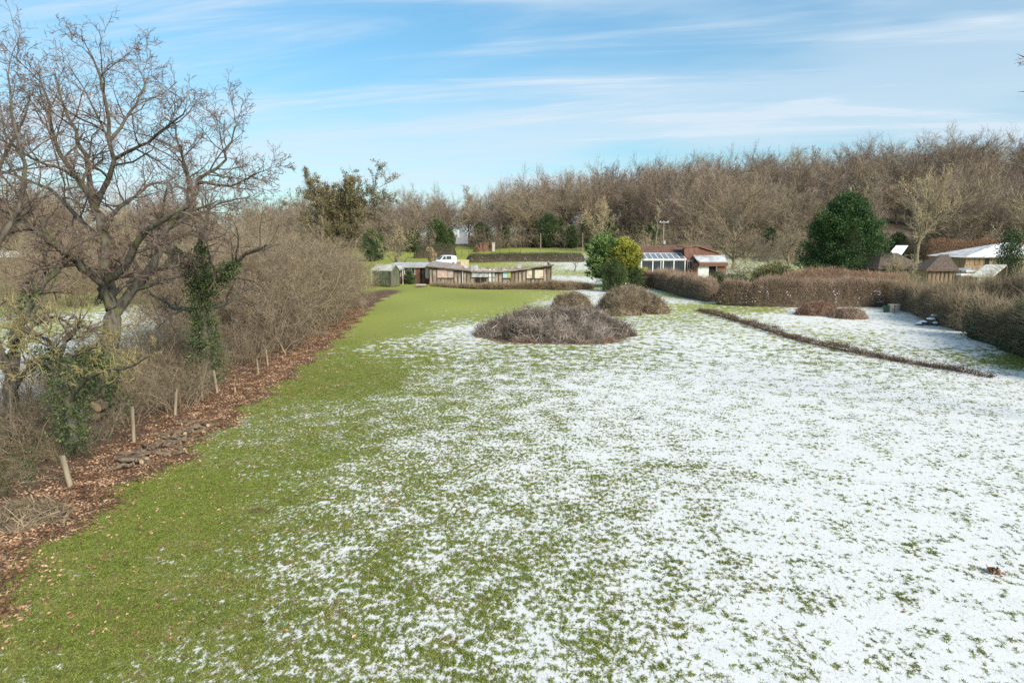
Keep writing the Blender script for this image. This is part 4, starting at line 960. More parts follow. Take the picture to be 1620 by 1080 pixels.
# dead strip across the lawn, and low growth against the building
row = [hp(a, b_, h_, w_) for a, b_, h_, w_ in ((1106, 491, .14, .40), (1145, 502, .20, .52), (1200, 519, .20, .60), (1280, 543, .17, .55), (1360, 560, .15, .45), (1430, 573, .10, .36), (1470, 580, .05, .22), (1510, 586, .10, .38), (1566, 597, .05, .25))]
hedge('dead_hedge_row', 'low dark strip of dead brown stems crossing the snowy lawn', 'plant row', row, 3600, [6500], 'core', ['dark_leaf'], 12, tl=0.30, ls=0.07, lump=0.55, cf=0.08, lj=0.24, gap=True)
hedge('bramble_bank', 'low bank of dead reddish brambles along the foot of the boarded building', 'bramble', [hp(684, 452, .15, 1.0), hp(740, 456, .28, 1.3), hp(790, 457, .40, 1.6), hp(850, 457, .68, 2.0), hp(905, 458, .7, 2.0), hp(936, 456, .4, 1.4)], 12000, [4500], 'thicket', ['red_stem'], 13, tl=0.42, ls=0.10, lump=0.22, tw=0.010)
hedge('bramble_bank', 'small reddish bramble patch by the green shed and the brown block', 'bramble', [hp(632, 448, .5, 1.0), hp(650, 449, .8, 1.4), hp(668, 447, .4, 1.0)], 2200, [1100], 'thicket', ['red_stem'], 14, tl=0.42, ls=0.10, lump=0.22, tw=0.010)


def heap(name, label, cat, px, py, rx, ry, h, n, sl, mat_, seed, red=0, leaf=None, nleaf=0, ls=0.07, tw=0.008, big=0):
    """a heap of dead branches lying over each other"""
    rng = np.random.default_rng(seed); c = G(px, py); c[1] += ry * 0.9; c[2] = ez(c[0], c[1]); t = thing(name, label, cat, c)

    def dome(a, r): return h * (np.clip(1 - r ** 2.3, 0, 1) ** 0.62) * (1 + 0.16 * np.sin(3 * a + seed) * r + 0.12 * np.sin(5 * a + 9 * r + seed) + 0.09 * np.sin(11 * a + 15 * r) + 0.16 * np.sin(2 * a + 6 * r + 2 * seed) * r)
    def edge(a): return 1 + 0.11 * np.sin(3 * a + seed * 2) + 0.07 * np.sin(7 * a + seed)
    a = rng.random(n) * 2 * PI; r = np.sqrt(rng.random(n)) * 1.06; z = dome(a, np.minimum(r, 1)) * rng.uniform(0.62, 1.03, n)
    P1 = np.c_[np.cos(a) * r * rx * edge(a), np.sin(a) * r * ry * edge(a), z + 0.03]
    out = nrm(np.c_[np.cos(a) * r / rx, np.sin(a) * r / ry, 0.5 * (1.1 - r)]); tan = nrm(np.cross(out, rng.normal(size=(n, 3))))
    D = nrm(tan + out * rng.normal(size=(n, 1)) * np.where(rng.random((n, 1)) < 0.25, 0.9, 0.35) + [0, 0, 0.10]); L = sl * rng.uniform(0.35, 1.3, n)[:, None]
    bend = out * L * rng.uniform(-0.20, 0.12, n)[:, None]
    P = np.stack([P1 - D * L / 2 + bend, P1 - D * L * .17, P1 + D * L * .17, P1 + D * L / 2 + bend], 1); P[..., 2] = np.maximum(P[..., 2], 0.02)
    R = (tw * rng.uniform(0.5, 1.8, n) ** 1.3)[:, None] * np.array([[1, .9, .7, .4]])
    mb = MB(); mb.tubes(P, R, 3)
    B, BR = grow(rng, P[: n // 2], R[: n // 2], 3, 3, 0.4, 0.7, 0.2, 1, 0.2, 0.0, 0.7, 0.5, rmin=0.004); B[..., 2] = np.maximum(B[..., 2], 0.02); mb.tubes(B, BR, 3)
    if big:                                                           # thicker cut boughs thrown across the heap, ends sticking out
        a = rng.random(big) * 2 * PI; r = np.sqrt(rng.random(big)) * 0.95; C = np.c_[np.cos(a) * r * rx, np.sin(a) * r * ry, dome(a, r) + 0.02]; D = nrm(np.c_[rng.normal(size=(big, 2)), rng.uniform(-.05, .65, big)]); L = rng.uniform(0.5, 1.5, big)[:, None] * (0.5 + h / 3)
        S = nrm(rng.normal(size=(big, 3))); P = np.stack([C - D * L * .6, C - D * L * .1 + S * .06, C + D * L * .35 + S * .05, C + D * L * .8], 1); P[..., 2] = np.maximum(P[..., 2], 0.02); R = rng.uniform(.011, .026, big)[:, None] * [[1, .85, .65, .35]]; mb.tubes(P, R, 4)
        B, BR = grow(rng, P, R, 5, 4, 0.45, 0.6, 0.3, 1, 0.2, 0.05, 0.6, 0.5, rmin=0.005); mb.tubes(B, BR, 3)
    part('branches', mb.mesh('branches', M[mat_]), t)
    if red:
        a = rng.uniform(PI * 0.95, PI * 2.05, red); r = rng.uniform(0.88, 1.10, red); kk = rng.random(red) < np.clip(0.45 + 0.5 * np.sin(a * 5) + 0.4 * np.sin(a * 13 + 1), 0.08, 1); a, r = a[kk], r[kk]; red = len(a); Q = np.c_[np.cos(a) * r * rx * edge(a), np.sin(a) * r * ry * edge(a) - 0.1, np.full(red, 0.02)]
        D = rng.normal(size=(red, 3)) * 0.5 + [0, -0.25, 0.8]; mb = MB(); leaves(mb, Q, D, rng.uniform(.10, .30, red), rng.uniform(.015, .05, red), rng); part('dead_bracken', mb.mesh('dead_bracken', M['red_stem']), t)
    if nleaf:
        a = rng.random(nleaf) * 2 * PI; r = np.sqrt(rng.random(nleaf)) * 1.05; Q = np.c_[np.cos(a) * r * rx, np.sin(a) * r * ry, dome(a, r) * rng.uniform(0.8, 1.1, nleaf) + 0.03]
        k = (np.sin(3 * a + 2 * seed) + (r > 0.75)) > 0.2; Q = Q[k]; mb = MB(); leaves(mb, Q, rng.normal(size=Q.shape) + [0, 0, .5], ls * rng.uniform(.6, 1.3, len(Q)), ls * .55, rng); part('foliage', mb.mesh('foliage', M[leaf]), t)
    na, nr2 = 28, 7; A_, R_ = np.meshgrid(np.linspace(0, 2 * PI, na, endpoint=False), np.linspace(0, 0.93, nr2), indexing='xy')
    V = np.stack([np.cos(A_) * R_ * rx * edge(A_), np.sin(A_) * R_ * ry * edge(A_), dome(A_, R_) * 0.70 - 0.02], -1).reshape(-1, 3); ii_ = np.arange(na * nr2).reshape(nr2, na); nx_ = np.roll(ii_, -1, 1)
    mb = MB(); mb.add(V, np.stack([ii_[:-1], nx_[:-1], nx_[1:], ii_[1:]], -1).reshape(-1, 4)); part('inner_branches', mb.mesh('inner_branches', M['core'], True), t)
    return t


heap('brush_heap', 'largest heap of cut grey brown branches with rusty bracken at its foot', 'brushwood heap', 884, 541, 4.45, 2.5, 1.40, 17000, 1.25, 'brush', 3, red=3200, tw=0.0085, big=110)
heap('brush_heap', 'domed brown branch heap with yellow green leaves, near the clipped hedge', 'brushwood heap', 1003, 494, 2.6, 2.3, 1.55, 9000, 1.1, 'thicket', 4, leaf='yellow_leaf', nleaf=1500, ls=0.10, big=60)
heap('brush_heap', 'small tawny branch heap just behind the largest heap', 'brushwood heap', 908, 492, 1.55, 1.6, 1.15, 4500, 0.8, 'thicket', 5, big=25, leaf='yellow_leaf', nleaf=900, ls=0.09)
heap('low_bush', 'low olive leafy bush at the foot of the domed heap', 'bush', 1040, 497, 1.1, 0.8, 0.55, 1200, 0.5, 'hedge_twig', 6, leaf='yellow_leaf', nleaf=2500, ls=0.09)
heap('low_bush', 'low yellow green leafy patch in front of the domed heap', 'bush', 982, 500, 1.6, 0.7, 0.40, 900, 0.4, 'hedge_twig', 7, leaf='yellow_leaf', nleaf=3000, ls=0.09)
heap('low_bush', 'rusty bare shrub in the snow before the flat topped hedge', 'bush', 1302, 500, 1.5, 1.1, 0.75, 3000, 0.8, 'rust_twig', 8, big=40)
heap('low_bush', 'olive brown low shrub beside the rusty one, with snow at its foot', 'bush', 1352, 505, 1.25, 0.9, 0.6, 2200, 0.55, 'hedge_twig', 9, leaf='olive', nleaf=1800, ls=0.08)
heap('branch_pile', 'small pile of dead twigs on the leaf litter, nearest the camera', 'brushwood heap', 8, 842, 0.8, 0.6, 0.28, 420, 0.55, 'thicket', 10)

# ================================================================== fence posts, logs and small things of the lawn
ug = set(); rng = np.random.default_rng(3)
plist = [(112, 770, 53, -9, 'chunky pale fence post standing alone nearest the camera'), (212, 699, 58, 1, 'tall fence post standing just behind the log pile'), (277, 657, 44, 5, 'fence post leaning forward behind the log pile'),
         (320, 633, 38, -1, 'upright short fence post at the far end of the log pile'), (344, 621, 36, -8, 'fence post leaning by the foot of the ivy covered tree'), (372, 622, 11, 0, 'short broken fence stump by the leaf litter'),
         (409, 592, 24, -4, 'grey fence post in front of the low tangled shrubs beyond the ivy tree'), (424, 580, 28, -5, 'thin fence post half hidden in the low tangle'),
         (452, 560, 30, -25, 'pale stake leaning steeply out of the thicket, nearest of the leaning stakes'), (466, 548, 26, -28, 'pale stake leaning steeply out of the thicket, second of the leaning stakes'), (480, 535, 22, -6, 'grey upright stake between the leaning ones'),
         (492, 528, 24, -26, 'pale stake leaning steeply, third of the leaning stakes'), (500, 521, 20, -22, 'pale leaning stake close to the far thicket'), (511, 512, 18, -8, 'farthest small stake at the thicket foot')]
for px, py, hp_, tilt, lab in plist:
    p = G(px, py); h = hp_ * p[1] / FPX * 1.02; r_ = (0.055 if hp_ > 30 else 0.042) * rng.uniform(0.9, 1.1); mb = MB()
    if px == 112: r_ = 0.072
    mb.tubes([[(0, 0, -0.1), (0.004, 0, h * .5), (0, 0.006, h)]], [[r_, r_ * .96, r_ * .9]], 9, False)
    an = np.arange(9) * 2 * PI / 9
    t = thing('fence_post', lab, 'fence post', (p[0], p[1], ez(p[0], p[1])), rng.random() * 0.5, 'fence posts along the left hedge', mesh=mb.mesh('fence_post', M['post'], True))
    t.rotation_euler = (rng.normal() * 0.05, math.radians(tilt), 0)
    cb = MB(); cb.prism(np.c_[r_ * .9 * np.cos(an), r_ * .9 * np.sin(an), np.full(9, h - 0.004)], (0, 0, 0.012)); part('post_top', cb.mesh('post_top', M['post']), t)


def log_mesh(L, r_, seed):
    rng = np.random.default_rng(seed); mb = MB(); P = np.zeros((1, 5, 3)); P[0, :, 0] = np.linspace(-L / 2, L / 2, 5); P[0, 1:4, 1:] += rng.normal(size=(3, 2)) * r_ * 0.25
    mb.tubes(P, np.array([[r_, r_ * .97, r_, r_ * .93, r_ * .9]]), 10, False); cb = MB(); an = np.arange(10) * 2 * PI / 10
    for sx, rr_, pp in ((-1, r_, P[0, 0]), (1, r_ * .9, P[0, -1])): cb.prism(np.c_[np.full(10, pp[0] - sx * 0.004), pp[1] + rr_ * .97 * np.cos(an), pp[2] + rr_ * .97 * np.sin(an)], (sx * 0.010, 0, 0))
    return mb.mesh('cut_log', M['log'], True), cb.mesh('cut_end', M['cut'])


lm_ = [log_mesh(L, r_, i) for i, (L, r_) in enumerate(((0.8, 0.062), (1.05, 0.05), (0.6, 0.075), (1.3, 0.04), (0.9, 0.085)))]
rng = np.random.default_rng(14)
for i in range(50):
    f = rng.random(); px = 190 + 150 * f + rng.normal() * 7; py = 742 - 75 * f + rng.normal() * 8
    k = rng.integers(5); layer = rng.random() ** 1.5; p = G(px, py)
    dist_ = abs((py - (742 - 75 * f))) / 8; z = 0.04 + 0.20 * layer * max(0, 1 - dist_ * 0.8)
    t = thing('cut_log', 'short mossy cut log in the low pile between the leaf litter and the fence posts', 'log', (p[0], p[1], ez(p[0], p[1]) + z), 0, 'cut logs piled by the fence posts', rng.uniform(0.5, 0.95), lm_[k][0])
    t.rotation_euler = (rng.random() * 6, rng.normal() * 0.18, (0.9 if rng.random() < 0.6 else -0.2) + rng.normal() * 0.5); part('cut_end', lm_[k][1], t)
# stick and dark leaf clump on the snow
p = G(1003, 664); mb = MB(); P = np.array([[(0, 0, .02), (.16, .05, .05), (.33, .10, .09), (.52, .24, .08)], [(.16, .05, .05), (.24, -.06, .05), (.30, -.10, .04), (.36, -.20, .03)]]); mb.tubes(P, np.array([[.022, .018, .014, .008], [.014, .011, .009, .006]]), 6)
thing('stick', 'small dark fallen stick lying on the snowy lawn', 'stick', (p[0], p[1], ez(p[0], p[1])), 0.2, mesh=mb.mesh('stick', M['bark'], True))
p = G(1572, 906); rng = np.random.default_rng(2); mb = MB(); leaves(mb, np.c_[rng.normal(size=(60, 2)) * .055, rng.uniform(.01, .06, 60)], np.c_[rng.normal(size=(60, 2)), rng.normal(size=60) * .3 + .2], .085, .06, rng)
thing('leaf_clump', 'dark brown clump of dead leaves alone on the near snow', 'leaves', (p[0], p[1], ez(p[0], p[1])), mesh=mb.mesh('leaf_clump', M['dead_leaf']))
M['stone'] = simple('pale stone', (0.42, 0.37, 0.31), (0.58, 0.54, 0.48), 5, 0.9, 0.2)
M['green_p'] = flat('green plastic', (0.03, 0.10, 0.05), 0.5)
for px, lab in ((1409, 'pale stone block standing by the hedge foot, the one beside the green pot'), (1418, 'second pale stone block by the hedge foot, farther from the rusty shrub')):
    p = G(px, 494); mb = MB(); mb.box((0, 0, .27), (.34, .30, .60), 0.1, top=(.9, .9)); mb.box((0, 0, .60), (.38, .34, .07), 0.1, 0)
    thing('stone_block', lab, 'stone', (p[0], p[1], ez(p[0], p[1])), 0.15, 'stone blocks by the hedge foot', mesh=mb.mesh('stone_block', M['stone']))
p = G(1402, 494); mb = MB(); an = np.arange(12) * 2 * PI / 12; mb.tubes([[(0, 0, 0), (0, 0, .25), (0, 0, .48), (0, 0, .52)]], [[.15, .18, .21, .225]], 12, False)
mb.prism(np.c_[.2 * np.cos(an), .2 * np.sin(an), np.full(12, .44)], (0, 0, .02)); thing('garden_pot', 'dark green garden pot beside the pale stone blocks', 'pot', (p[0] - .05, p[1], ez(p[0], p[1])), mesh=mb.mesh('garden_pot', M['green_p'], False))
# snow capped heap of stones and logs by the hedge
p = G(1473, 514); t = thing('stump_heap', 'small dark heap of stumps with snow lying on top, in front of the overgrown hedge', 'heap', (p[0], p[1], ez(p[0], p[1])))
rng = np.random.default_rng(8)
for dx, dy, h_, r_ in ((0, 0, .42, .30), (-.45, .1, .22, .26), (.35, .25, .62, .25), (-.8, .0, .12, .2), (.1, -.3, .2, .2)):
    mb = MB(); mb.tubes([[(dx, dy, -.05), (dx + .02, dy, h_ * .6), (dx, dy + .02, h_)]], [[r_, r_ * .9, r_ * .8]], 9, True); s_ = part('stump', mb.mesh('stump', M['bark'], True), t)
    u, v = np.meshgrid(np.linspace(0, 2 * PI, 10, endpoint=False), np.linspace(0, 1, 4), indexing='xy'); V = np.stack([dx + r_ * .95 * (1 - v ** 2) ** .5 * np.cos(u) * (1 + .15 * np.sin(3 * u)), dy + r_ * .95 * (1 - v ** 2) ** .5 * np.sin(u), h_ - .03 + .13 * v], -1).reshape(-1, 3)
    ii_ = np.arange(40).reshape(4, 10); nx_ = np.roll(ii_, -1, 1); cb = MB(); cb.add(V, np.stack([ii_[:-1], nx_[:-1], nx_[1:], ii_[1:]], -1).reshape(-1, 4)); part('snow_cap', cb.mesh('snow_cap', M['snow'], True), s_)
# pampas grass
def pampas(px, Y, s, n, label):
    rng = np.random.default_rng(int(px)); p = at(px, 420, Y); t = thing('pampas_grass', label, 'grass clump', (p[0], Y, ez(p[0], Y)), 0, None, s)
    mb = MB(); m = 420; a = rng.random(m) * 2 * PI; D = np.c_[np.cos(a), np.sin(a), rng.uniform(.4, 2.2, m)]; D = nrm(D); L = rng.uniform(.8, 1.5, m)[:, None]
    P = np.stack([np.zeros((m, 3)) + rng.normal(size=(m, 3)) * .08, D * L * .6, D * L + np.c_[0 * a, 0 * a, -.5 * L[:, 0]]], 1); P[..., 2] = np.maximum(P[..., 2], 0); mb.tubes(P, np.full((m, 3), .012) * [1, .9, .4], 3); part('blades', mb.mesh('blades', M['olive']), t)
    mb = MB(); lb = MB()
    for k in range(n):
        a = rng.random() * 6.28; b0 = np.array([math.cos(a) * .1, math.sin(a) * .1, 0]); tp = np.array([math.cos(a) * rng.uniform(.1, .42), math.sin(a) * .35, rng.uniform(2.2, 2.9)])
        mb.tubes([[b0, (b0 + tp) / 2 + [0, 0, .15], tp]], [[.014, .012, .006]], 4); f = rng.random(150)[:, None]; C = tp - (tp - b0) * f * .42
        leaves(lb, C + rng.normal(size=(150, 3)) * .05, nrm(tp - b0) + rng.normal(size=(150, 3)) * .35, .30, .05, rng)
    part('stalks', mb.mesh('stalks', M['straw']), t); part('plumes', lb.mesh('plumes', M['straw']), t)


pampas(683, 96, 1.35, 11, 'pampas grass clump with straw plumes behind the brown flat roofed block')
pampas(1420, 84, 1.0, 7, 'pampas grass clump with straw plumes near the thatched hut')
pampas(1405, 84, 0.85, 3, 'thin pampas grass clump with few plumes beside the dark conifer')


# ================================================================== buildings
M['panel'] = simple('weathered wall board', (0.27, 0.22, 0.175), (0.45, 0.38, 0.31), 2.5, 0.9, 0.15, stretch=(1, 1, .4), c3=(0.17, 0.12, 0.09))
M['frame_dark'] = simple('dark stained timber', (0.105, 0.072, 0.055), (0.19, 0.135, 0.10), 5, 0.9, stretch=(1, 1, .2))
M['pink'] = simple('faded pink board', (0.58, 0.38, 0.32), (0.72, 0.52, 0.45), 3, 0.85, c3=(0.48, 0.36, 0.32))
M['greypink'] = simple('grey pink board', (0.42, 0.34, 0.31), (0.56, 0.47, 0.43), 3, 0.85, c3=(0.30, 0.25, 0.23))
M['cream'] = simple('mottled cream board', (0.62, 0.54, 0.40), (0.74, 0.67, 0.54), 3, 0.85, c3=(0.50, 0.33, 0.26), lo=.3, hi=.6)
M['bluepale'] = flat('pale blue board', (0.42, 0.58, 0.66), 0.7)
M['lawn_glimpse'] = simple('lawn seen through window', (0.32, 0.40, 0.10), (0.42, 0.50, 0.16), 2, 0.8)
M['white'] = simple('white paint', (0.66, 0.66, 0.64), (0.80, 0.80, 0.78), 3, 0.55)
M['greywhite'] = simple('dirty polythene', (0.30, 0.31, 0.33), (0.55, 0.56, 0.57), 4, 0.45, lo=.42, hi=.55)
M['dark'] = flat('dark opening', (0.022, 0.020, 0.019), 0.8)
M['felt'] = simple('roofing felt', (0.24, 0.20, 0.185), (0.40, 0.35, 0.33), 1.4, 0.9, 0.2, c3=(0.30, 0.23, 0.20))
M['felt_grey'] = simple('grey flat roof', (0.36, 0.36, 0.36), (0.50, 0.50, 0.50), 1.5, 0.85, c3=(0.62, 0.63, 0.65))
M['brick'] = simple('brown brick', (0.16, 0.075, 0.052), (0.24, 0.12, 0.085), 8, 0.9, 0.2)
M['green_wood'] = simple('green mossed board', (0.075, 0.095, 0.062), (0.15, 0.165, 0.11), 4, 0.9, 0.15, stretch=(1, 1, .2), c3=(0.16, 0.14, 0.10))
M['thin_snow'] = simple('thin grey snow', (0.46, 0.46, 0.47), (0.68, 0.68, 0.69), 1.2, 0.8, lo=.42, hi=.56)
M['tile'] = simple('red brown tile', (0.185, 0.094, 0.066), (0.275, 0.155, 0.112), 3, 0.85, 0.2, c3=(0.15, 0.085, 0.065))
M['glass'] = flat('window glass', (0.05, 0.06, 0.065), 0.08, 0.6)
M['roofglass'] = flat('sloping roof glass', (0.20, 0.21, 0.23), 0.18, 0.6)
M['thatch'] = simple('grey brown thatch', (0.085, 0.064, 0.050), (0.165, 0.128, 0.104), 7, 1, 0.5)
M['timber'] = simple('honey timber board', (0.24, 0.165, 0.105), (0.38, 0.28, 0.185), 5, 0.9, stretch=(1, 1, .2))
M['corr'] = simple('mossy corrugated sheet', (0.36, 0.37, 0.33), (0.56, 0.56, 0.52), 1.5, 0.75, c3=(0.24, 0.26, 0.15))
M['slate'] = simple('grey slate', (0.26, 0.27, 0.29), (0.36, 0.37, 0.40), 3, 0.7)
M['pole'] = simple('pole wood', (0.24, 0.19, 0.13), (0.36, 0.30, 0.22), 4, 0.9, stretch=(1, 1, .1))
M['grey_metal'] = flat('grey metal', (0.42, 0.44, 0.46), 0.5, 0.4)
M['silver'] = flat('silver white paint', (0.70, 0.72, 0.74), 0.3, 0.5)
M['tyre'] = flat('tyre rubber', (0.025, 0.025, 0.026), 0.8)
M['yellow'] = simple('cream yellow paint', (0.60, 0.46, 0.20), (0.72, 0.60, 0.34), 2, 0.5)


def X_(px, Y): return float(at(px, 430, Y)[0])
def Z_(py, Y): return float(at(810, py, Y)[2])
def bx(name, parent, x0, x1, y0, y1, z0, z1, m, label=None):
    """axis box in world measures, made relative to the parent's foot"""
    mb = MB(); o = root_loc(parent); mb.box(((x0 + x1) / 2 - o[0], (y0 + y1) / 2 - o[1], (z0 + z1) / 2 - o[2]), (abs(x1 - x0), abs(y1 - y0), abs(z1 - z0)))
    return part(name, mb.mesh(name, M[m]), parent, label=label)


def root_loc(o):
    while o.parent is not None: o = o.parent
    return np.array(o.location)


def poly(name, parent, P, d, m, label=None):
    mb = MB(); mb.prism(np.asarray(P, float) - root_loc(parent), d); return part(name, mb.mesh(name, M[m]), parent, label=label)


def window(parent, x0, x1, z0, z1, y, cols=2, fr='white', gl='glass', w=0.06, name='window', rows=1):
    """frame, mullions and panes, each its own"""
    wn_ = bx(name, parent, x0, x1, y - .05, y + .02, z0, z0 + w, fr)
    bx('frame', wn_, x0, x1, y - .05, y + .02, z1 - w, z1, fr); bx('frame', wn_, x0, x0 + w, y - .05, y + .02, z0 + w, z1 - w, fr); bx('frame', wn_, x1 - w, x1, y - .05, y + .02, z0 + w, z1 - w, fr)
    cw = (x1 - x0 - 2 * w) / cols
    for i in range(cols):
        a = x0 + w + cw * i
        if i: bx('mullion', wn_, a - w * .4, a + w * .4, y - .045, y + .015, z0 + w, z1 - w, fr)
        bx('pane', wn_, a + (w * .4 if i else 0), a + cw - (w * .4 if i < cols - 1 else 0), y - .012, y + .004, z0 + w, z1 - w, gl)
    return wn_


# ---- the long boarded building
Yb = 82.0; bw = thing('boarded_building', 'long derelict low timber and board building with sagging felt roof and coloured window boards', 'building', (X_(775, Yb), Yb, 0))
def xb(z): return X_(660 + z / 6.231, Yb)
def zb(z): return Z_(380 + z / 6.231, Yb)
z0 = -0.05
prof = [(677, 419.6), (712, 423.5), (745, 427.0), (775, 427.4), (800, 427.2), (840, 422.5), (873, 417.6)]
bx_, bz_ = [X_(a, Yb) for a, _ in prof], [Z_(c, Yb) for _, c in prof]
def roof_z(x): return float(np.interp(x, bx_, bz_))
xl, xr = xb(118), xb(1326)
for a, c in zip(np.linspace(xl, xr, 9)[:-1], np.linspace(xl, xr, 9)[1:]):
    poly('wall', bw, [(a, Yb + .12, z0), (c, Yb + .12, z0), (c, Yb + .12, roof_z(c) - .17), (a, Yb + .12, roof_z(a) - .17)], (0, .12, 0), 'frame_dark')
for xs in (xl, xr - .15): poly('side_wall', bw, [(xs, Yb + .25, z0), (xs, Yb + 7, z0), (xs, Yb + 7, roof_z(xs) + .15), (xs, Yb + .25, roof_z(xs) - .17)], (.15, 0, 0), 'panel')
bx('back_wall', bw, xl + .16, xr - .16, Yb + 6.85, Yb + 6.98, z0, 1.75, 'panel')
rng = np.random.default_rng(44)
opens = [(200, 300, 288, 368), (305, 356, 288, 368), (536, 702, 285, 362), (706, 762, 285, 362), (845, 921, 288, 370), (1080, 1242, 292, 374)]
posts = [122, 152, 196, 234, 271, 303, 334, 362, 402, 438, 452, 488, 526, 566, 622, 664, 706, 764, 803, 842, 924, 964, 1000, 1038, 1078, 1120, 1162, 1204, 1244, 1282, 1320]
for i, zc in enumerate(posts):
    a = xb(zc) - .055; top = roof_z(a + .055) - .19
    for o in opens:                                                   # studs stop under the window boards
        if o[0] + 6 < zc < o[1] - 6: top = zb(o[3]) - .03
    bx('post', bw, a, a + .11, Yb - .03, Yb + .115, z0, top, 'frame_dark')
    if i + 1 < len(posts):
        a2, c2 = a + .115, xb(posts[i + 1]) - .06; zt = roof_z((a2 + c2) / 2) - .34; mid = (zc + posts[i + 1]) / 2
        for o in opens:
            if o[0] - 4 < mid < o[1] + 4: zt = zb(o[3]) - .06
        if not (zc in (566, 622)): bx('wall_board', bw, a2, c2, Yb + .04 + rng.uniform(0, .02), Yb + .117, z0, zt - rng.uniform(0, .02), 'panel')
for a, c in ((118, 440), (764, 1326)):                                # rail under the eaves
    x0_, x1_ = xb(a), xb(c); n = 4
    for k in range(n):
        u, v = x0_ + (x1_ - x0_) * k / n, x0_ + (x1_ - x0_) * (k + 1) / n
        poly('rail', bw, [(u, Yb - .05, roof_z(u) - .40), (v, Yb - .05, roof_z(v) - .40), (v, Yb - .05, roof_z(v) - .30), (u, Yb - .05, roof_z(u) - .30)], (0, .06, 0), 'frame_dark')
for (a, c, d, e), m, lab in zip(opens, ('pink', 'greypink', 'greywhite', 'white', 'bluepale', 'cream'), ('faded pink window board', 'grey pink window board', 'grey torn polythene over a window', 'white window board', 'pale blue window board', 'mottled cream window board')):
    if m == 'bluepale': bx('window_board', bw, xb(a), xb(888), Yb - .06, Yb - .02, zb(e), zb(d), m, lab); bx('window_board', bw, xb(890), xb(c), Yb - .055, Yb - .02, zb(e), zb(d), 'lawn_glimpse', 'lime green panel standing in for the lawn seen through the window')  # green panel added where the lawn shows through the window
    elif m == 'cream':
        for u, v, mm in ((1080, 1130, 'cream'), (1132, 1158, 'green_wood'), (1160, 1242, 'cream')): bx('window_board', bw, xb(u), xb(v), Yb - .06, Yb - .02, zb(e), zb(d), mm, lab if mm == 'cream' else 'mossy window board')
    elif m == 'white':
        for u, v in ((706, 732), (744, 752), (756, 762)): bx('window_post', bw, xb(u), xb(v), Yb - .06, Yb - .02, zb(410), zb(d), m)
        bx('opening', bw, xb(733), xb(743), Yb - .04, Yb - .02, zb(400), zb(d), 'dark')
    else: bx('window_board', bw, xb(a), xb(c), Yb - .06, Yb - .02, zb(e), zb(d), m, lab)
    bx('sill', bw, xb(a) - .03, xb(c) + .03, Yb - .10, Yb - .032, zb(e) - .06, zb(e) - .003, 'frame_dark')
for u, v in ((572, 612), (640, 660), (664, 682)): bx('opening', bw, xb(u), xb(v), Yb - .045, Yb + .03, zb(408), zb(374), 'dark')
mb = MB(); o_ = root_loc(bw); xp = xb(447) - o_[0]; mb.tubes([[(xp, -.12, .05), (xp, -.12, 1.0), (xp, -.12, roof_z(xb(447)) - .25)]], [[.05] * 3], 8, False); part('drain_pipe', mb.mesh('drain_pipe', M['white'], True), bw)
for k in range(len(prof) - 1):                                         # roof bays, rising to the back
    x0_, x1_ = bx_[k] - (.2 if k == 0 else 0), bx_[k + 1] + (.2 if k == len(prof) - 2 else 0); za, zc_ = bz_[k], bz_[k + 1]; f = lambda x: .72 * float(sst(-3, -8.5, x)) - .44
    mb = MB(); V = np.array([(x0_, Yb - .3, za - .16), (x1_, Yb - .3, zc_ - .16), (x1_, Yb + 7.2, zc_ - .16 + f(x1_)), (x0_, Yb + 7.2, za - .16 + f(x0_))]) - o_
    mb.add(np.vstack([V, V + [0, 0, .15]]), [(0, 3, 2, 1), (4, 5, 6, 7), (0, 1, 5, 4), (1, 2, 6, 5), (2, 3, 7, 6), (3, 0, 4, 7)]); part('roof', mb.mesh('roof', M['felt']), bw)
    poly('fascia', bw, [(x0_, Yb - .335, za - .20), (x1_, Yb - .335, zc_ - .20), (x1_, Yb - .335, zc_ - .06), (x0_, Yb - .335, za - .06)], (0, .03, 0), 'frame_dark' if k in (0, 1, 5) else 'felt')
for px, py, w_ in ((745, 421.5, .9), (735, 420.5, .35), (819, 424, .5)): bx('roof_box', bw, X_(px, 86), X_(px, 86) + w_, 86, 86.5, roof_z(X_(px, 86)) - .1, roof_z(X_(px, 86)) + .35, 'felt_grey')

# ---- the brown flat roofed block beside it
Yk = 83.5; bk = thing('flat_roofed_block', 'low brown brick block with grey flat roof, white window and open dark doorway', 'building', (X_(640, Yk), Yk, 0))
def xk(z): return X_(560 + z / 8.1, Yk)
def zk(z): return Z_(380 + z / 8.1, Yk)
bx('wall', bk, xk(430), xk(642), Yk, Yk + .2, -.05, zk(352), 'brick'); bx('wall', bk, xk(642), xk(786), Yk + .002, Yk + .2, -.05, zk(437), 'brick'); bx('wall', bk, xk(786), xk(838), Yk, Yk + .2, -.05, zk(352), 'brick'); bx('wall', bk, xk(910), xk(962), Yk, Yk + .2, -.05, zk(352), 'brick')
bx('wall', bk, xk(300), xk(430), Yk + .05, Yk + .25, -.05, zk(380), 'brick')
bx('doorway', bk, xk(838), xk(910), Yk + .25, Yk + .35, -.05, zk(352), 'dark'); bx('door', bk, xk(870), xk(905), Yk + .12, Yk + .17, 0, zk(362), 'frame_dark'); bx('door_post', bk, xk(838), xk(848), Yk - .03, Yk + .1, 0, zk(354), 'frame_dark'); bx('white_panel', bk, xk(914), xk(958), Yk - .05, Yk - .005, zk(488), zk(356), 'white')
window(bk, xk(645), xk(784), zk(436), zk(356), Yk + .05, 3); window(bk, xk(545), xk(600), zk(462), zk(386), Yk - .01, 2)
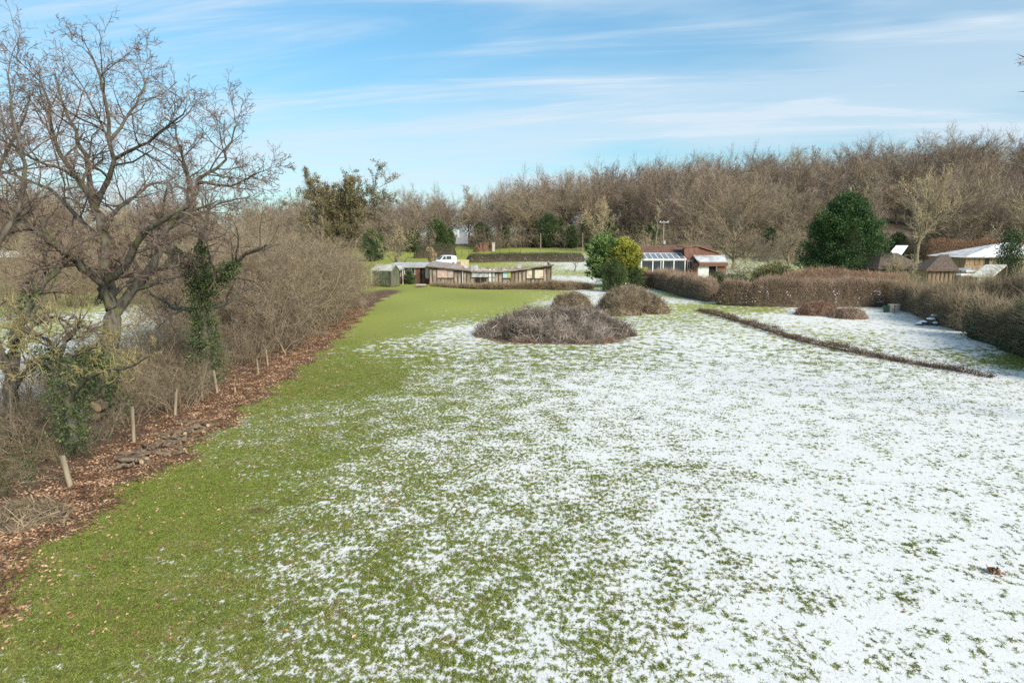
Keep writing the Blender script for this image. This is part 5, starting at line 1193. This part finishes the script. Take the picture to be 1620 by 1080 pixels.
bx('side_wall', bk, xk(300), xk(302), Yk + .26, Yk + 6, -.05, zk(380), 'brick'); bx('side_wall', bk, xk(958), xk(962), Yk + .22, Yk + 6, -.05, zk(352), 'brick'); bx('back_wall', bk, xk(300), xk(962), Yk + 6.01, Yk + 6.2, -.05, zk(352), 'brick')
poly('roof', bk, [(xk(430) - .1, Yk - .3, zk(350)), (xk(958), Yk - .3, zk(350)), (xk(958), Yk + 6.4, zk(350) + .12), (xk(430) - .1, Yk + 6.4, zk(350) + .12)], (0, 0, .26), 'felt_grey')
poly('porch_roof', bk, [(xk(235), Yk - 1.2, zk(381)), (xk(645), Yk - 1.2, zk(375)), (xk(645), Yk - .31, zk(372)), (xk(235), Yk - .31, zk(378))], (0, 0, .17), 'felt_grey'); bx('chimney_cowl', bk, xk(355), xk(430), Yk + 3, Yk + 3.5, zk(378) + .2, zk(315), 'felt')
for zq in (240, 440, 640): bx('porch_post', bk, xk(zq), xk(zq) + .08, Yk - 1.15, Yk - 1.07, 0, zk(381), 'white')
poly('snow_edge', bk, [(xk(235), Yk - 1.19, zk(378) + .18), (xk(645), Yk - 1.19, zk(373) + .176), (xk(645), Yk - .6, zk(372) + .178), (xk(235), Yk - .6, zk(377) + .182)], (0, 0, .03), 'snow')
p = G(666, 451); mb = MB(); mb.box((0, 0, .05), (1.1, .8, .12)); thing('door_step', 'pale concrete slab before the dark doorway', 'slab', (p[0], p[1], ez(p[0], p[1])), mesh=mb.mesh('door_step', M['stone']))
t = evergreen(430, 'clipped_shrub', 'small dark green bush under the white window of the brown block', 1.6, 1.3, ['laurel'], 50, 40, .9, .18, cat='shrub'); stand(t, 648, 440, 82.4)

# ---- green shed
Ys = 78.0; gs = thing('garden_shed', 'old green mossy timber shed with a pale snow dusted roof', 'shed', (X_(618, Ys), Ys, 0), 0)
cA, cB, cC = np.array((X_(590, Ys + .9), Ys + .9)), np.array((X_(618, Ys), Ys)), np.array((X_(631.5, Ys + 1.6), Ys + 1.6)); cD = cA + cC - cB; hE, hR = Z_(429, Ys), Z_(425.5, Ys)
def slab(name, parent, a, c, z0_, z1_, m, th=.04, out=0.0):
    d = np.array((c[1] - a[1], -(c[0] - a[0]))); d = d / np.linalg.norm(d); a, c = a + d * out, c + d * out
    return poly(name, parent, [(*a, z0_), (*c, z0_), (*c, z1_), (*a, z1_)], (*(-d * th), 0), m)
for a, c, n in ((cA, cB, 14), (cB, cC, 8), (cC, cD, 8), (cD, cA, 14)):
    for k in range(n): u, v = a + (c - a) * (k + .03) / n, a + (c - a) * (k + .97) / n; slab('plank', gs, u, v, .06 + .02 * (k % 2), hE, 'green_wood', .03, .0 if k % 2 else .012)
for c in (cA, cB, cC): bx('corner_post', gs, c[0] - .045, c[0] + .045, c[1] - .06, c[1] + .03, 0, hE, 'frame_dark')
slab('rail', gs, cA, cB, .95, 1.03, 'green_wood', .02, .04); slab('rail', gs, cA, cB, .10, .20, 'frame_dark', .02, .04)
rA, rB = (cA + cD) / 2, (cB + cC) / 2; e = (cB - cA) / np.linalg.norm(cB - cA) * .12
for p0, p1, q1, q0, m in ((cA - e, cB + e, rB + e, rA - e, 'corr'), (rA - e, rB + e, cC + e, cD - e, 'corr')):
    lo_ = lambda p: (p[0], p[1], hE + .004); hi_ = lambda p: (p[0], p[1], hR + .45)
    P = [lo_(p0), lo_(p1), hi_(q1), hi_(q0)] if m and p0 is not None and np.allclose(p0, cA - e) else [hi_(p0), hi_(p1), lo_(q1), lo_(q0)]
    poly('roof', gs, P, (0, 0, .05), m)
for s0, s1, r_ in ((cB, cC, rB), (cD, cA, rA)): poly('gable', gs, [(*s0, hE), (*s1, hE), (*r_, hR + .44)], (*(-(np.array((s1[1] - s0[1], -(s1[0] - s0[0]))) / np.linalg.norm(s1 - s0) * .03)), 0), 'green_wood')

# ---- van and trailer behind
def car(px, Y, rz, label, zlift=0.0):
    p = at(px, 410, Y); t = thing('parked_van', label, 'van', (p[0], Y, ez(p[0], Y) + zlift), rz)
    side = [(-1.95, .32), (-1.98, .75), (-1.80, .98), (-1.05, 1.12), (-.45, 1.72), (.0, 1.86), (1.3, 1.84), (1.85, 1.72), (1.98, 1.0), (1.96, .36)]
    mb = MB(); n = len(side); wd = [(.78 if z > 1.3 else .86) for _, z in side]
    V = np.array([(x, -w, z) for (x, z), w in zip(side, wd)] + [(x, w, z) for (x, z), w in zip(side, wd)]); mb.add(V, [(i, (i + 1) % n, n + (i + 1) % n, n + i) for i in range(n)])
    for k in (0, n):
        for i in range(1, n - 1): mb.F3.append(np.array([(k, k + i, k + i + 1) if k else (0, i + 1, i)])); mb.m3.append(np.zeros(1))
    part('body', mb.mesh('body', M['silver']), t)
    for s in (-1, 1):
        wb = MB(); wb.prism([(-.75, s * .835, 1.18), (-.05, s * .835, 1.18), (-.05, s * .80, 1.70), (-.38, s * .80, 1.66)], (0, s * .02, 0)); part('side_window', wb.mesh('side_window', M['glass']), t)
        wb = MB(); wb.prism([(.08, s * .835, 1.18), (.95, s * .835, 1.18), (.95, s * .80, 1.70), (.08, s * .80, 1.70)], (0, s * .02, 0)); part('side_window', wb.mesh('side_window', M['glass']), t)
        for x in (-1.25, 1.25):
            an = np.arange(14) * 2 * PI / 14; wb = MB(); wb.prism(np.c_[x + .33 * np.cos(an), np.full(14, s * .72), .33 + .33 * np.sin(an)], (0, s * .17, 0)); w_ = part('wheel', wb.mesh('wheel', M['tyre']), t)
            wb = MB(); wb.prism(np.c_[x + .19 * np.cos(an), np.full(14, s * .885), .33 + .19 * np.sin(an)], (0, s * .02, 0)); part('rim', wb.mesh('rim', M['grey_metal']), w_)
    wb = MB(); wb.prism([(-1.02, -.70, 1.17), (-1.02, .70, 1.17), (-.50, .64, 1.70), (-.50, -.64, 1.70)], (-.02, 0, .02)); part('windscreen', wb.mesh('windscreen', M['glass']), t)
    wb = MB(); wb.prism([(1.93, -.68, 1.12), (1.93, .68, 1.12), (1.87, .62, 1.62), (1.87, -.62, 1.62)], (.05, 0, 0)); part('rear_window', wb.mesh('rear_window', M['glass']), t)
    return t


car(703, 116, 0.45, 'silver white rounded van parked behind the boarded building', -.2)
Yt = 98; tr_ = thing('box_trailer', 'cream and yellow box trailer showing above the boarded building roof', 'trailer', (X_(731.5, Yt), Yt, ez(X_(731, Yt), Yt)))
bx('body', tr_, X_(723.5, Yt), X_(741, Yt), Yt, Yt + 1.6, .75, Z_(412.5, Yt), 'yellow'); bx('side_panel', tr_, X_(722, Yt), X_(729, Yt), Yt - .06, Yt - .005, .9, Z_(414, Yt), 'timber', 'ochre front panel'); bx('lid', tr_, X_(723, Yt), X_(741.5, Yt), Yt - .04, Yt + 1.64, Z_(412.5, Yt) + .003, Z_(412.5, Yt) + .06, 'white')
for px in (726, 738):
    an = np.arange(12) * 2 * PI / 12; wb = MB(); x = X_(px, Yt) - tr_.location.x; wb.prism(np.c_[x + .3 * np.cos(an), np.full(12, .0), .33 + .3 * np.sin(an)], (0, -.16, 0)); part('wheel', wb.mesh('wheel', M['tyre']), tr_)
bx('chassis', tr_, X_(723.5, Yt), X_(741, Yt), Yt + .05, Yt + 1.5, .5, .745, 'grey_metal')

# ---- white gabled house far behind
Yh = 165; zg = ez(X_(730, Yh), Yh); gh = thing('gabled_house', 'distant grey slate roofed house with a white chimney, half hidden among bare trees', 'house', (X_(730, Yh), Yh, zg))
xa, xc = X_(721, Yh), X_(741, Yh); zr, ze = Z_(366, Yh), Z_(386, Yh); gm_ = 'slate'
bx('wall', gh, xa + .2, xc - .2, Yh, Yh + 6, zg - .2, ze, 'panel')
poly('roof', gh, [(xa, Yh - .3, ze), (xc, Yh - .3, ze), (xc - .9, Yh + 3, zr), (xa + .3, Yh + 3, zr)], (0, .1, .14), gm_); poly('roof', gh, [(xc, Yh + 6.3, ze), (xa, Yh + 6.3, ze), (xa + .3, Yh + 3.02, zr), (xc - .9, Yh + 3.02, zr)], (0, -.1, .14), gm_)
bx('chimney', gh, X_(723.5, Yh), X_(726.5, Yh), Yh + 1.4, Yh + 2.2, zr - 1.8, zr + .35, 'white'); window(gh, X_(727, Yh), X_(733, Yh), ze - .95, ze - .12, Yh - .03, 2)
for s in (xa + .2, xc - .45): poly('gable', gh, [(s, Yh + .1, ze), (s, Yh + 5.9, ze), (s, Yh + 3, zr - .2)], (.2, 0, 0), 'white')

# ---- brick bungalow with conservatory behind the clipped hedge
Yn = 92.0; bn = thing('brick_bungalow', 'brown tiled bungalow with glazed conservatory and snow dusted garage roof behind the clipped hedge', 'bungalow', (X_(1060, Yn), Yn, ez(X_(1060, Yn), Yn)))
def xn(z, Y=Yn): return X_(880 + z / 5.786, Y)
def zn(z, Y=Yn): return Z_(330 + z / 5.786, Y)
bx('wall', bn, xn(750), xn(1420), Yn, Yn + .25, -.1, zn(412) - .02, 'brick')
bx('wall', bn, xn(745), xn(747), Yn + .26, Yn + 8.9, -.1, zn(412), 'brick')
ze_, zr_ = zn(414), zn(343, Yn + 5)
def tiled(parent, P0, P1, Q1, Q0, rows, m, th=.05, name='roof', piece='tile_course'):
    """roof slope laid in courses that lap, each course its own"""
    P0, P1, Q1, Q0 = (np.asarray(p, float) for p in (P0, P1, Q1, Q0)); r_ = None; nn = nrm(np.cross(P1 - P0, Q0 - P0)[None])[0]; nn = nn if nn[2] > 0 else -nn
    r_ = poly(name, parent, [P0 - nn * .06, P1 - nn * .06, Q1 - nn * .06, Q0 - nn * .06], nn * .05, m)
    for k in range(rows):
        f, g = k / rows, (k + 1.12) / rows; a, b_ = P0 + (Q0 - P0) * f, P1 + (Q1 - P1) * f; c, d = P1 + (Q1 - P1) * min(g, 1.0), P0 + (Q0 - P0) * min(g, 1.0)
        poly(piece, r_, [a + nn * .045, b_ + nn * .045, c + nn * .004, d + nn * .004], nn * .018, m)
    return r_


tiled(bn, (xn(745), Yn - .45, ze_), (xn(1172), Yn - .45, ze_), (xn(1172, Yn + 5), Yn + 5, zr_), (xn(745, Yn + 5), Yn + 5, zr_), 9, 'tile')
tiled(bn, (xn(1172), Yn - .45, ze_), (xn(1410), Yn - .45, ze_), (xn(1410, Yn + 5), Yn + 5, zr_), (xn(1172, Yn + 5), Yn + 5, zr_), 9, 'tile')
poly('roof', bn, [(xn(1412, Yn + 5), Yn + 9.5, ze_), (xn(743), Yn + 9.5, ze_), (xn(745, Yn + 5), Yn + 5.05, zr_), (xn(1410, Yn + 5), Yn + 5.05, zr_)], (0, 0, .06), 'tile')
# gabled brick wing on the right of the conservatory
Yw = Yn - 2.2; bx('wing_wall', bn, xn(1186, Yw), xn(1285, Yw), Yw, Yw + 2.18, -.1, zn(352, Yw) - .15, 'brick'); poly('wing_wall', bn, [(xn(1287, Yw), Yw, zn(510, Yw)), (xn(1500, Yw), Yw, zn(510, Yw)), (xn(1500, Yw), Yw, zn(420, Yw)), (xn(1287, Yw), Yw, zn(352, Yw) - .15)], (0, .2, 0), 'brick')
poly('wing_roof', bn, [(xn(1155, Yw), Yw - .2, zn(352, Yw)), (xn(1287, Yw), Yw - .2, zn(348, Yw)), (xn(1287, Yw), Yw + 4, zn(348, Yw) - .05), (xn(1155, Yw), Yw + 4, zn(352, Yw) - .05)], (0, 0, .12), 'tile'); poly('wing_roof', bn, [(xn(1287, Yw) + .01, Yw - .2, zn(348, Yw)), (xn(1508, Yw), Yw - .2, zn(415, Yw)), (xn(1508, Yw), Yw + 4, zn(415, Yw) - .05), (xn(1287, Yw) + .01, Yw + 4, zn(348, Yw) - .05)], (0, 0, .12), 'tile')
poly('wing_face', bn, [(xn(1165, Yw), Yw - .05, zn(420, Yw)), (xn(1185, Yw), Yw - .05, zn(470, Yw)), (xn(1300, Yw), Yw - .05, zn(520, Yw)), (xn(1300, Yw), Yw - .05, zn(354, Yw)), (xn(1165, Yw), Yw - .05, zn(356, Yw))][::-1], (0, .04, 0), 'tile')
Yg = Yw - 3.2; poly('garage_roof', bn, [(xn(1300, Yg), Yg - .3, zn(500, Yg)), (xn(1560, Yg), Yg - .3, zn(500, Yg)), (xn(1530, Yw), Yw - .06, zn(436, Yw)), (xn(1245, Yw), Yw - .06, zn(436, Yw))], (0, 0, .14), 'felt_grey')
poly('snow_cover', bn, [(xn(1310, Yg), Yg - .26, zn(497, Yg) + .145), (xn(1550, Yg), Yg - .26, zn(497, Yg) + .145), (xn(1520, Yw), Yw - .1, zn(440, Yw) + .145), (xn(1255, Yw), Yw - .1, zn(440, Yw) + .145)], (0, 0, .02), 'thin_snow')
bx('garage_wall', bn, xn(1285, Yg), xn(1298, Yg), Yg, Yg + 3, -.1, zn(503, Yg), 'brick'); bx('fascia', bn, xn(1300, Yg), xn(1560, Yg), Yg - .34, Yg - .302, zn(526, Yg), zn(500, Yg) + .1, 'brick'); bx('garage_door', bn, xn(1298, Yg), xn(1396, Yg), Yg + .02, Yg + .08, -.1, zn(527, Yg), 'white'); bx('opening', bn, xn(1398, Yg), xn(1470, Yg), Yg + .3, Yg + .36, -.1, zn(527, Yg), 'dark'); bx('garage_wall', bn, xn(1472, Yg), xn(1556, Yg), Yg, Yg + .2, -.1, zn(527, Yg), 'brick')
window(bn, xn(1196, Yw), xn(1248, Yw), zn(560, Yw), zn(472, Yw), Yw - .09, 3, 'white', 'glass', .07)
# conservatory
Yc = Yn - 3.0; cx0, cx1 = xn(778, Yc), xn(1176, Yc); zc0, zc1, zc2 = -.05, zn(470, Yc), zn(415, Yn - .5)
bx('sill_wall', bn, cx0, cx1, Yc, Yc + .15, zc0, .25, 'white')
cs = [cx0 + (cx1 - cx0) * f for f in (0, .26, .50, .745, 1)]
for i in range(4):
    wd_ = bx('glazed_door', bn, cs[i] + .07, cs[i + 1] - .07, Yc + .04, Yc + .06, .253, zc1 - .12, 'glass')
    bx('frame', wd_, cs[i] + .07, cs[i + 1] - .07, Yc + .02, Yc + .075, zc1 - .118, zc1 - .05, 'white'); bx('frame', wd_, cs[i] + .07, cs[i + 1] - .07, Yc + .02, Yc + .075, .253, .36, 'white')
for x in cs: bx('conservatory_post', bn, x - .068, x + .068, Yc - .04, Yc + .10, zc0, zc1 - .04, 'white')
bx('post_mullion', bn, cs[2] - .35, cs[2] - .27, Yc - .02, Yc + .09, .255, zc1 - .12, 'white'); bx('eaves_beam', bn, cx0 - .15, cx1 + .15, Yc - .08, Yc + .16, zc1 - .038, zc1 + .16, 'white')
for s in (cx0 - .02, cx1 - .04): poly('side_glazing', bn, [(s, Yc + .17, zc0), (s, Yn - .02, zc0), (s, Yn - .02, zc2 - .1), (s, Yc + .17, zc1 - .04)], (.05, 0, 0), 'glass')
nb_ = 8
for i in range(nb_):
    a, c = cx0 + (cx1 - cx0) * i / nb_, cx0 + (cx1 - cx0) * (i + 1) / nb_; poly('roof_pane', bn, [(a + .06, Yc + .0, zc1 + .17), (c - .06, Yc + .0, zc1 + .17), (c - .06, Yn - .47, zc2 + .05), (a + .06, Yn - .47, zc2 + .05)], (0, 0, .03), 'roofglass')
for i in range(nb_ + 1): a = cx0 + (cx1 - cx0) * i / nb_; poly('glazing_bar', bn, [(a - .055, Yc - .02, zc1 + .19), (a + .055, Yc - .02, zc1 + .19), (a + .055, Yn - .47, zc2 + .07), (a - .055, Yn - .47, zc2 + .07)], (0, 0, .06), 'white')
bx('ridge_beam', bn, cx0 - .1, cx1 + .1, Yn - .468, Yn - .40, zc2 - .05, zc2 + .14, 'white')

# ---- thatched hut, long tiled barn, snowy barn on the right
def hip(name, parent, x0, x1, y0, y1, ze, xr0, xr1, yr, zr, m, rows=0):
    A_, B_, C_, D_ = (x0, y0, ze), (x1, y0, ze), (x1, y1, ze), (x0, y1, ze); R0, R1 = (xr0, yr, zr), (xr1, yr, zr); mb = MB(); V = np.array([A_, B_, C_, D_, R0, R1]) - root_loc(parent)
    mb.add(V, [(0, 1, 5, 4), (2, 3, 4, 5), (3, 2, 1, 0)]); mb.F3.append(np.array([(1, 2, 5), (3, 0, 4)])); mb.m3.append(np.zeros(2)); return part(name, mb.mesh(name, M[m]), parent)


Yr = 76; th_ = thing('thatched_hut', 'small hut with a steep grey brown thatched roof and timber walls', 'hut', (X_(1492, Yr), Yr, ez(X_(1492, Yr), Yr)))
a, c = X_(1464, Yr), X_(1517, Yr); bx('wall', th_, a + .35, c - .25, Yr + .3, Yr + 3.6, -.1, Z_(427.5, Yr) - .005, 'timber')
hip('roof', th_, a, c, Yr - .1, Yr + 4, Z_(427.5, Yr), X_(1486, Yr + 2), X_(1498, Yr + 2), Yr + 2, Z_(402.5, Yr + 2), 'thatch'); bx('eaves', th_, a + .02, c - .02, Yr - .08, Yr + .0, Z_(429, Yr), Z_(427.5, Yr) - .006, 'frame_dark')
for k in range(7): x = a + .5 + (c - a - .9) * k / 6; bx('wall_post', th_, x - .05, x + .05, Yr + .22, Yr + .297, -.1, Z_(429, Yr), 'frame_dark')
Yl = 84; lb_ = thing('long_barn', 'long low brown barn roof with one snow covered skylight, beside the dark conifer', 'barn', (X_(1430, Yl), Yl, ez(X_(1430, Yl), Yl)))
a, c = X_(1388, Yl), X_(1468, Yl); bx('wall', lb_, a + .3, c - .3, Yl + .3, Yl + 6.4, -.1, Z_(425.5, Yl) - .005, 'frame_dark'); hip('roof', lb_, a, c, Yl - .1, Yl + 7, Z_(425.5, Yl), a + 2.2, c - 2.0, Yl + 3.5, Z_(400, Yl + 3.5), 'thatch')
for k in range(6): x = a + .4 + (c - a - .8) * k / 5; bx('wall_post', lb_, x - .06, x + .06, Yl + .2, Yl + .297, -.1, Z_(427, Yl), 'post')
Yq = 96; sr = thing('snowy_lean_to', 'small outbuilding with a bright snow covered roof slope beyond the long barn', 'outbuilding', (X_(1418, Yq), Yq, ez(X_(1418, Yq), Yq)))
bx('wall', sr, X_(1405, Yq), X_(1424, Yq), Yq + .3, Yq + 3, -.1, Z_(403.5, Yq) - .01, 'timber')
def sheet(parent, P, m, name): return poly(name, parent, P, (0, 0, .07), m)
sheet(sr, [(X_(1403, Yq), Yq, Z_(403.5, Yq)), (X_(1424, Yq), Yq, Z_(403.5, Yq)), (X_(1433, Yq + 3.4), Yq + 3.4, Z_(389, Yq + 3.4)), (X_(1414, Yq + 3.4), Yq + 3.4, Z_(389, Yq + 3.4))], 'snow', 'roof')
Ye = 92; eb = thing('timber_barn', 'timber barn with a snow covered roof, partly behind the ivy covered stump', 'barn', (X_(1570, Ye), Ye, ez(X_(1570, Ye), Ye)))
a, c = X_(1523, Ye), X_(1660, Ye); z1_ = Z_(408, Ye); zr2 = Z_(385, Ye + 4); bx('wall', eb, a + .5, c - .3, Ye + .5, Ye + 8, -.1, z1_ - .01, 'timber')
for k in range(18): x = a + .55 + (c - a - 1) * k / 17; bx('wall_board', eb, x, x + .34, Ye + .44 + .02 * (k % 2), Ye + .497, Z_(419, Ye), z1_ - .05, 'timber')
bx('opening', eb, X_(1560, Ye), X_(1567, Ye), Ye + .40, Ye + .437, Z_(419, Ye), z1_ - .12, 'dark')
r_ = sheet(eb, [(a, Ye, z1_), (c, Ye, z1_), (X_(1640, Ye + 4), Ye + 4, zr2), (X_(1578, Ye + 4), Ye + 4, zr2)], 'felt', 'roof'); sheet(eb, [(c, Ye + 8.4, z1_), (a, Ye + 8.4, z1_), (X_(1578, Ye + 4), Ye + 4.02, zr2), (X_(1640, Ye + 4), Ye + 4.02, zr2)], 'felt', 'roof'); poly('hip', eb, [(a, Ye + .02, z1_ + .01), (a, Ye + 8.38, z1_ + .01), (X_(1578, Ye + 4), Ye + 4, zr2)], (0, 0, .06), 'thin_snow')
def lerp3(f, g): # point on the front slope
    A_, B_, C_, D_ = (np.array(v, float) for v in ((a, Ye, z1_), (c, Ye, z1_), (X_(1640, Ye + 4), Ye + 4, zr2), (X_(1578, Ye + 4), Ye + 4, zr2))); return (A_ + (B_ - A_) * f) * (1 - g) + (D_ + (C_ - D_) * f) * g + [0, 0, .08]
for f0, f1, g0, g1 in ((.01, .20, .03, .55), (.225, .56, .03, .52), (.03, .56, .60, .97), (.59, .97, .03, .50), (.59, .97, .58, .97)): poly('snow_cover', eb, [lerp3(f0, g0), lerp3(f1, g0), lerp3(f1, g1), lerp3(f0, g1)], (0, 0, .05), 'snow')
Yo2 = 70; co = thing('corrugated_shelter', 'low shelter with a mossy white corrugated roof before the timber barn', 'shelter', (X_(1564, Yo2), Yo2, ez(X_(1564, Yo2), Yo2)))
n = 22
for k in range(n):
    f, g = k / n, (k + .78) / n; x0a, x1a, x0b, x1b = (X_(1537, Yo2), X_(1572, Yo2), X_(1558, Yo2 + 2.6), X_(1592, Yo2 + 2.6)); za, zb_ = Z_(437.5, Yo2), Z_(419.5, Yo2 + 2.6)
    poly('roof_rib', co, [(x0a + (x1a - x0a) * f, Yo2, za), (x0a + (x1a - x0a) * g, Yo2, za), (x0b + (x1b - x0b) * g, Yo2 + 2.6, zb_), (x0b + (x1b - x0b) * f, Yo2 + 2.6, zb_)], (0, 0, .07), 'corr')
poly('roof', co, [(x0a, Yo2, za - .05), (x1a, Yo2, za - .05), (x1b, Yo2 + 2.6, zb_ - .05), (x0b, Yo2 + 2.6, zb_ - .05)], (0, 0, .04), 'corr')
for x, y, z in ((x0a + .15, Yo2 + .2, za), (x1a - .15, Yo2 + .2, za), (x0b + .15, Yo2 + 2.4, zb_), (x1b - .15, Yo2 + 2.4, zb_)): bx('leg', co, x - .06, x + .06, y - .06, y + .06, -.1, z - .06, 'frame_dark')
st_ = thing('ivy_stump', 'thick upright ivy covered stump before the snowy barn roof', 'stump', (X_(1596, 78), 78, 0)); mb = MB(); mb.tubes([[(0, 0, -.1), (.03, 0, 2), (0, .03, 6.0)]], [[.4, .35, .25]], 9); part('trunk', mb.mesh('trunk', M['bark'], True), st_)
ivy_on(st_, [(0, 0, .2), (0, 0, 2.5), (0, 0, 6.0)], [.8, 1.2, 1.3, 1.25, .85], 8000, 77, .16, 'laurel')
for i, (px, py, Y, lab) in enumerate(((1522, 424, 82, 'nearest'), (1534, 427, 80, 'middle'), (1527, 433, 74, 'lowest'))):
    mb = MB(); mb.box((0, 0, .25), (1.6, .7, .5), .2); cb = MB(); cb.box((0, 0, .53), (1.62, .72, .06), .2); x = X_(px, Y); zz_ = Z_(py + 4, Y); t = thing('log_stack', f'{lab} of the snow topped timber stacks between the thatched hut and the timber barn', 'timber stack', (x, Y, ez(x, Y)), 0, 'snow topped timber stacks'); t.scale = (1, 1, max(.4, (zz_ + .3) / .56))
    part('timbers', mb.mesh('timbers', M['timber']), t); part('snow_cap', cb.mesh('snow_cap', M['snow']), t)

# ---- poles
def tpole(px, ytop, Y, label, kit=False, r_=.12):
    x = X_(px, Y); z = ez(x, Y); H = Z_(ytop, Y) - z; t = thing('utility_pole', label, 'pole', (x, Y, z)); mb = MB(); mb.tubes([[(0, 0, -.3), (0, 0, H / 2), (0, 0, H)]], [[r_, r_ * .9, r_ * .75]], 8, False); part('pole', mb.mesh('pole', M['pole'], True), t)
    if kit:
        mb = MB(); mb.box((0.05, 0, H - .15), (1.5, .12, .12)); part('cross_arm', mb.mesh('cross_arm', M['grey_metal']), t)
        for dx in (-.55, 0, .65): mb = MB(); mb.tubes([[(dx, 0, H - .09), (dx, 0, H + .0), (dx, 0, H + .14)]], [[.05, .07, .04]], 8, True); part('insulator', mb.mesh('insulator', M['white'], True), t)
        mb = MB(); mb.box((.16, -.18, H * .56), (.34, .3, .55)); part('transformer', mb.mesh('transformer', M['grey_metal']), t)
    else:
        mb = MB(); mb.box((0, 0, H + .02), (.22, .22, .05)); part('pole_cap', mb.mesh('pole_cap', M['pole']), t)


tpole(1047.5, 350, 108, 'pale power pole with cross arm and transformer behind the brick bungalow', True, .11); tpole(855, 370, 128, 'wooden pole standing on the far lawn before the wood'); tpole(921, 369, 128, 'thinner wooden pole between the conifers and the twisted fruit tree', r_=.09); tpole(1107, 377, 112, 'short pole beyond the bungalow roof', r_=.08)
# far lawn: wire fence posts, russet shrub and brick piers before the wood
for i, px in enumerate((731, 742, 754, 766, 778, 790, 806, 823)):
    Y = 134 + .4 * i; x = X_(px, Y); mb = MB(); mb.box((0, 0, .55), (.11, .11, 1.25)); mb.box((0, 0, 1.2), (.13, .13, .05)); thing('paddock_post', 'dark slim post of the wire fence crossing the far lawn', 'fence post', (x, Y, ez(x, Y)), 0, 'posts of the far lawn fence', mesh=mb.mesh('paddock_post', M['frame_dark']))
for px, lab in ((761.5, 'brick pier beside the russet shrub at the back of the far lawn'), (769, 'wider brick pier in the gap at the back of the far lawn'), (781, 'pale pier nearest the woodland trunks at the back of the far lawn')):
    Y = 147; x = X_(px, Y); mb = MB(); w_ = 1.1 if px == 769 else .6; mb.box((0, 0, .8), (w_, .6, 1.9)); mb.box((0, 0, 1.79), (w_ + .15, .75, .12)); thing('gate_pier', lab, 'pier', (x, Y, ez(x, Y)), mesh=mb.mesh('gate_pier', M['tile' if px < 775 else 'stone']))
hedge('low_bush', 'russet leafed shrub beside the brick piers at the back of the far lawn', 'bush', [(X_(750, 146), 146, 1.5, 1.6), (X_(758, 146), 146, 1.6, 1.6)], 700, [1500], 'hedge_twig', ['beech_leaf'], 71, ls=.16)
# ---- sheds across the field beyond the left hedge
Yf = 96; fs = thing('field_shed', 'dark blue grey shed with a pale roof edge across the field beyond the left hedge', 'shed', (X_(356, Yf), Yf, ez(X_(356, Yf), Yf)))
M['bluegrey'] = flat('dark blue grey sheet', (0.055, 0.075, 0.085), 0.7)
bx('wall', fs, X_(333, Yf), X_(384, Yf), Yf, Yf + 5, -.1, Z_(395.5, Yf), 'bluegrey'); poly('roof', fs, [(X_(331, Yf), Yf - .4, Z_(395, Yf)), (X_(386, Yf), Yf - .4, Z_(395, Yf)), (X_(386, Yf), Yf + 5.4, Z_(395, Yf) + .2), (X_(331, Yf), Yf + 5.4, Z_(395, Yf) + .2)], (0, 0, .16), 'felt_grey')
for k in range(6): x = X_(336 + 9 * k, Yf); bx('wall_post', fs, x, x + .1, Yf - .06, Yf - .003, -.1, Z_(396, Yf), 'frame_dark')
bx('door', fs, X_(352, Yf) , X_(358, Yf), Yf - .05, Yf - .004, 0, 2.1, 'bluegrey')
Y2 = 100; f2 = thing('field_shed', 'red brick outbuilding with a low brown roof across the field beyond the left hedge', 'shed', (X_(282, Y2), Y2, ez(X_(282, Y2), Y2)))
bx('wall', f2, X_(262, Y2), X_(302, Y2), Y2, Y2 + 5, -.1, Z_(404, Y2), 'tile'); hip('roof', f2, X_(259, Y2), X_(305, Y2), Y2 - .4, Y2 + 5.4, Z_(404, Y2) + .005, X_(270, Y2 + 2.5), X_(294, Y2 + 2.5), Y2 + 2.5, Z_(396, Y2 + 2.5), 'tile'); bx('door', f2, X_(278, Y2), X_(285, Y2), Y2 - .06, Y2 - .004, 0, 2.0, 'frame_dark'); window(f2, X_(266, Y2), X_(274, Y2), .9, 1.9, Y2 - .02, 2)
Y3 = 105; f3 = thing('field_barn', 'long low barn with a snow white roof at the far edge of the left field', 'barn', (X_(10, Y3), Y3, ez(X_(10, Y3), Y3)))
bx('wall', f3, X_(-40, Y3), X_(28, Y3), Y3, Y3 + 7, -.1, Z_(407, Y3), 'panel'); hip('roof', f3, X_(-44, Y3), X_(31, Y3), Y3 - .4, Y3 + 7.4, Z_(407, Y3) + .005, X_(-36, Y3 + 3), X_(22, Y3 + 3), Y3 + 3.5, Z_(397, Y3 + 3), 'snow')
bx('door', f3, X_(2, Y3), X_(12, Y3), Y3 - .06, Y3 - .004, 0, 2.2, 'frame_dark')
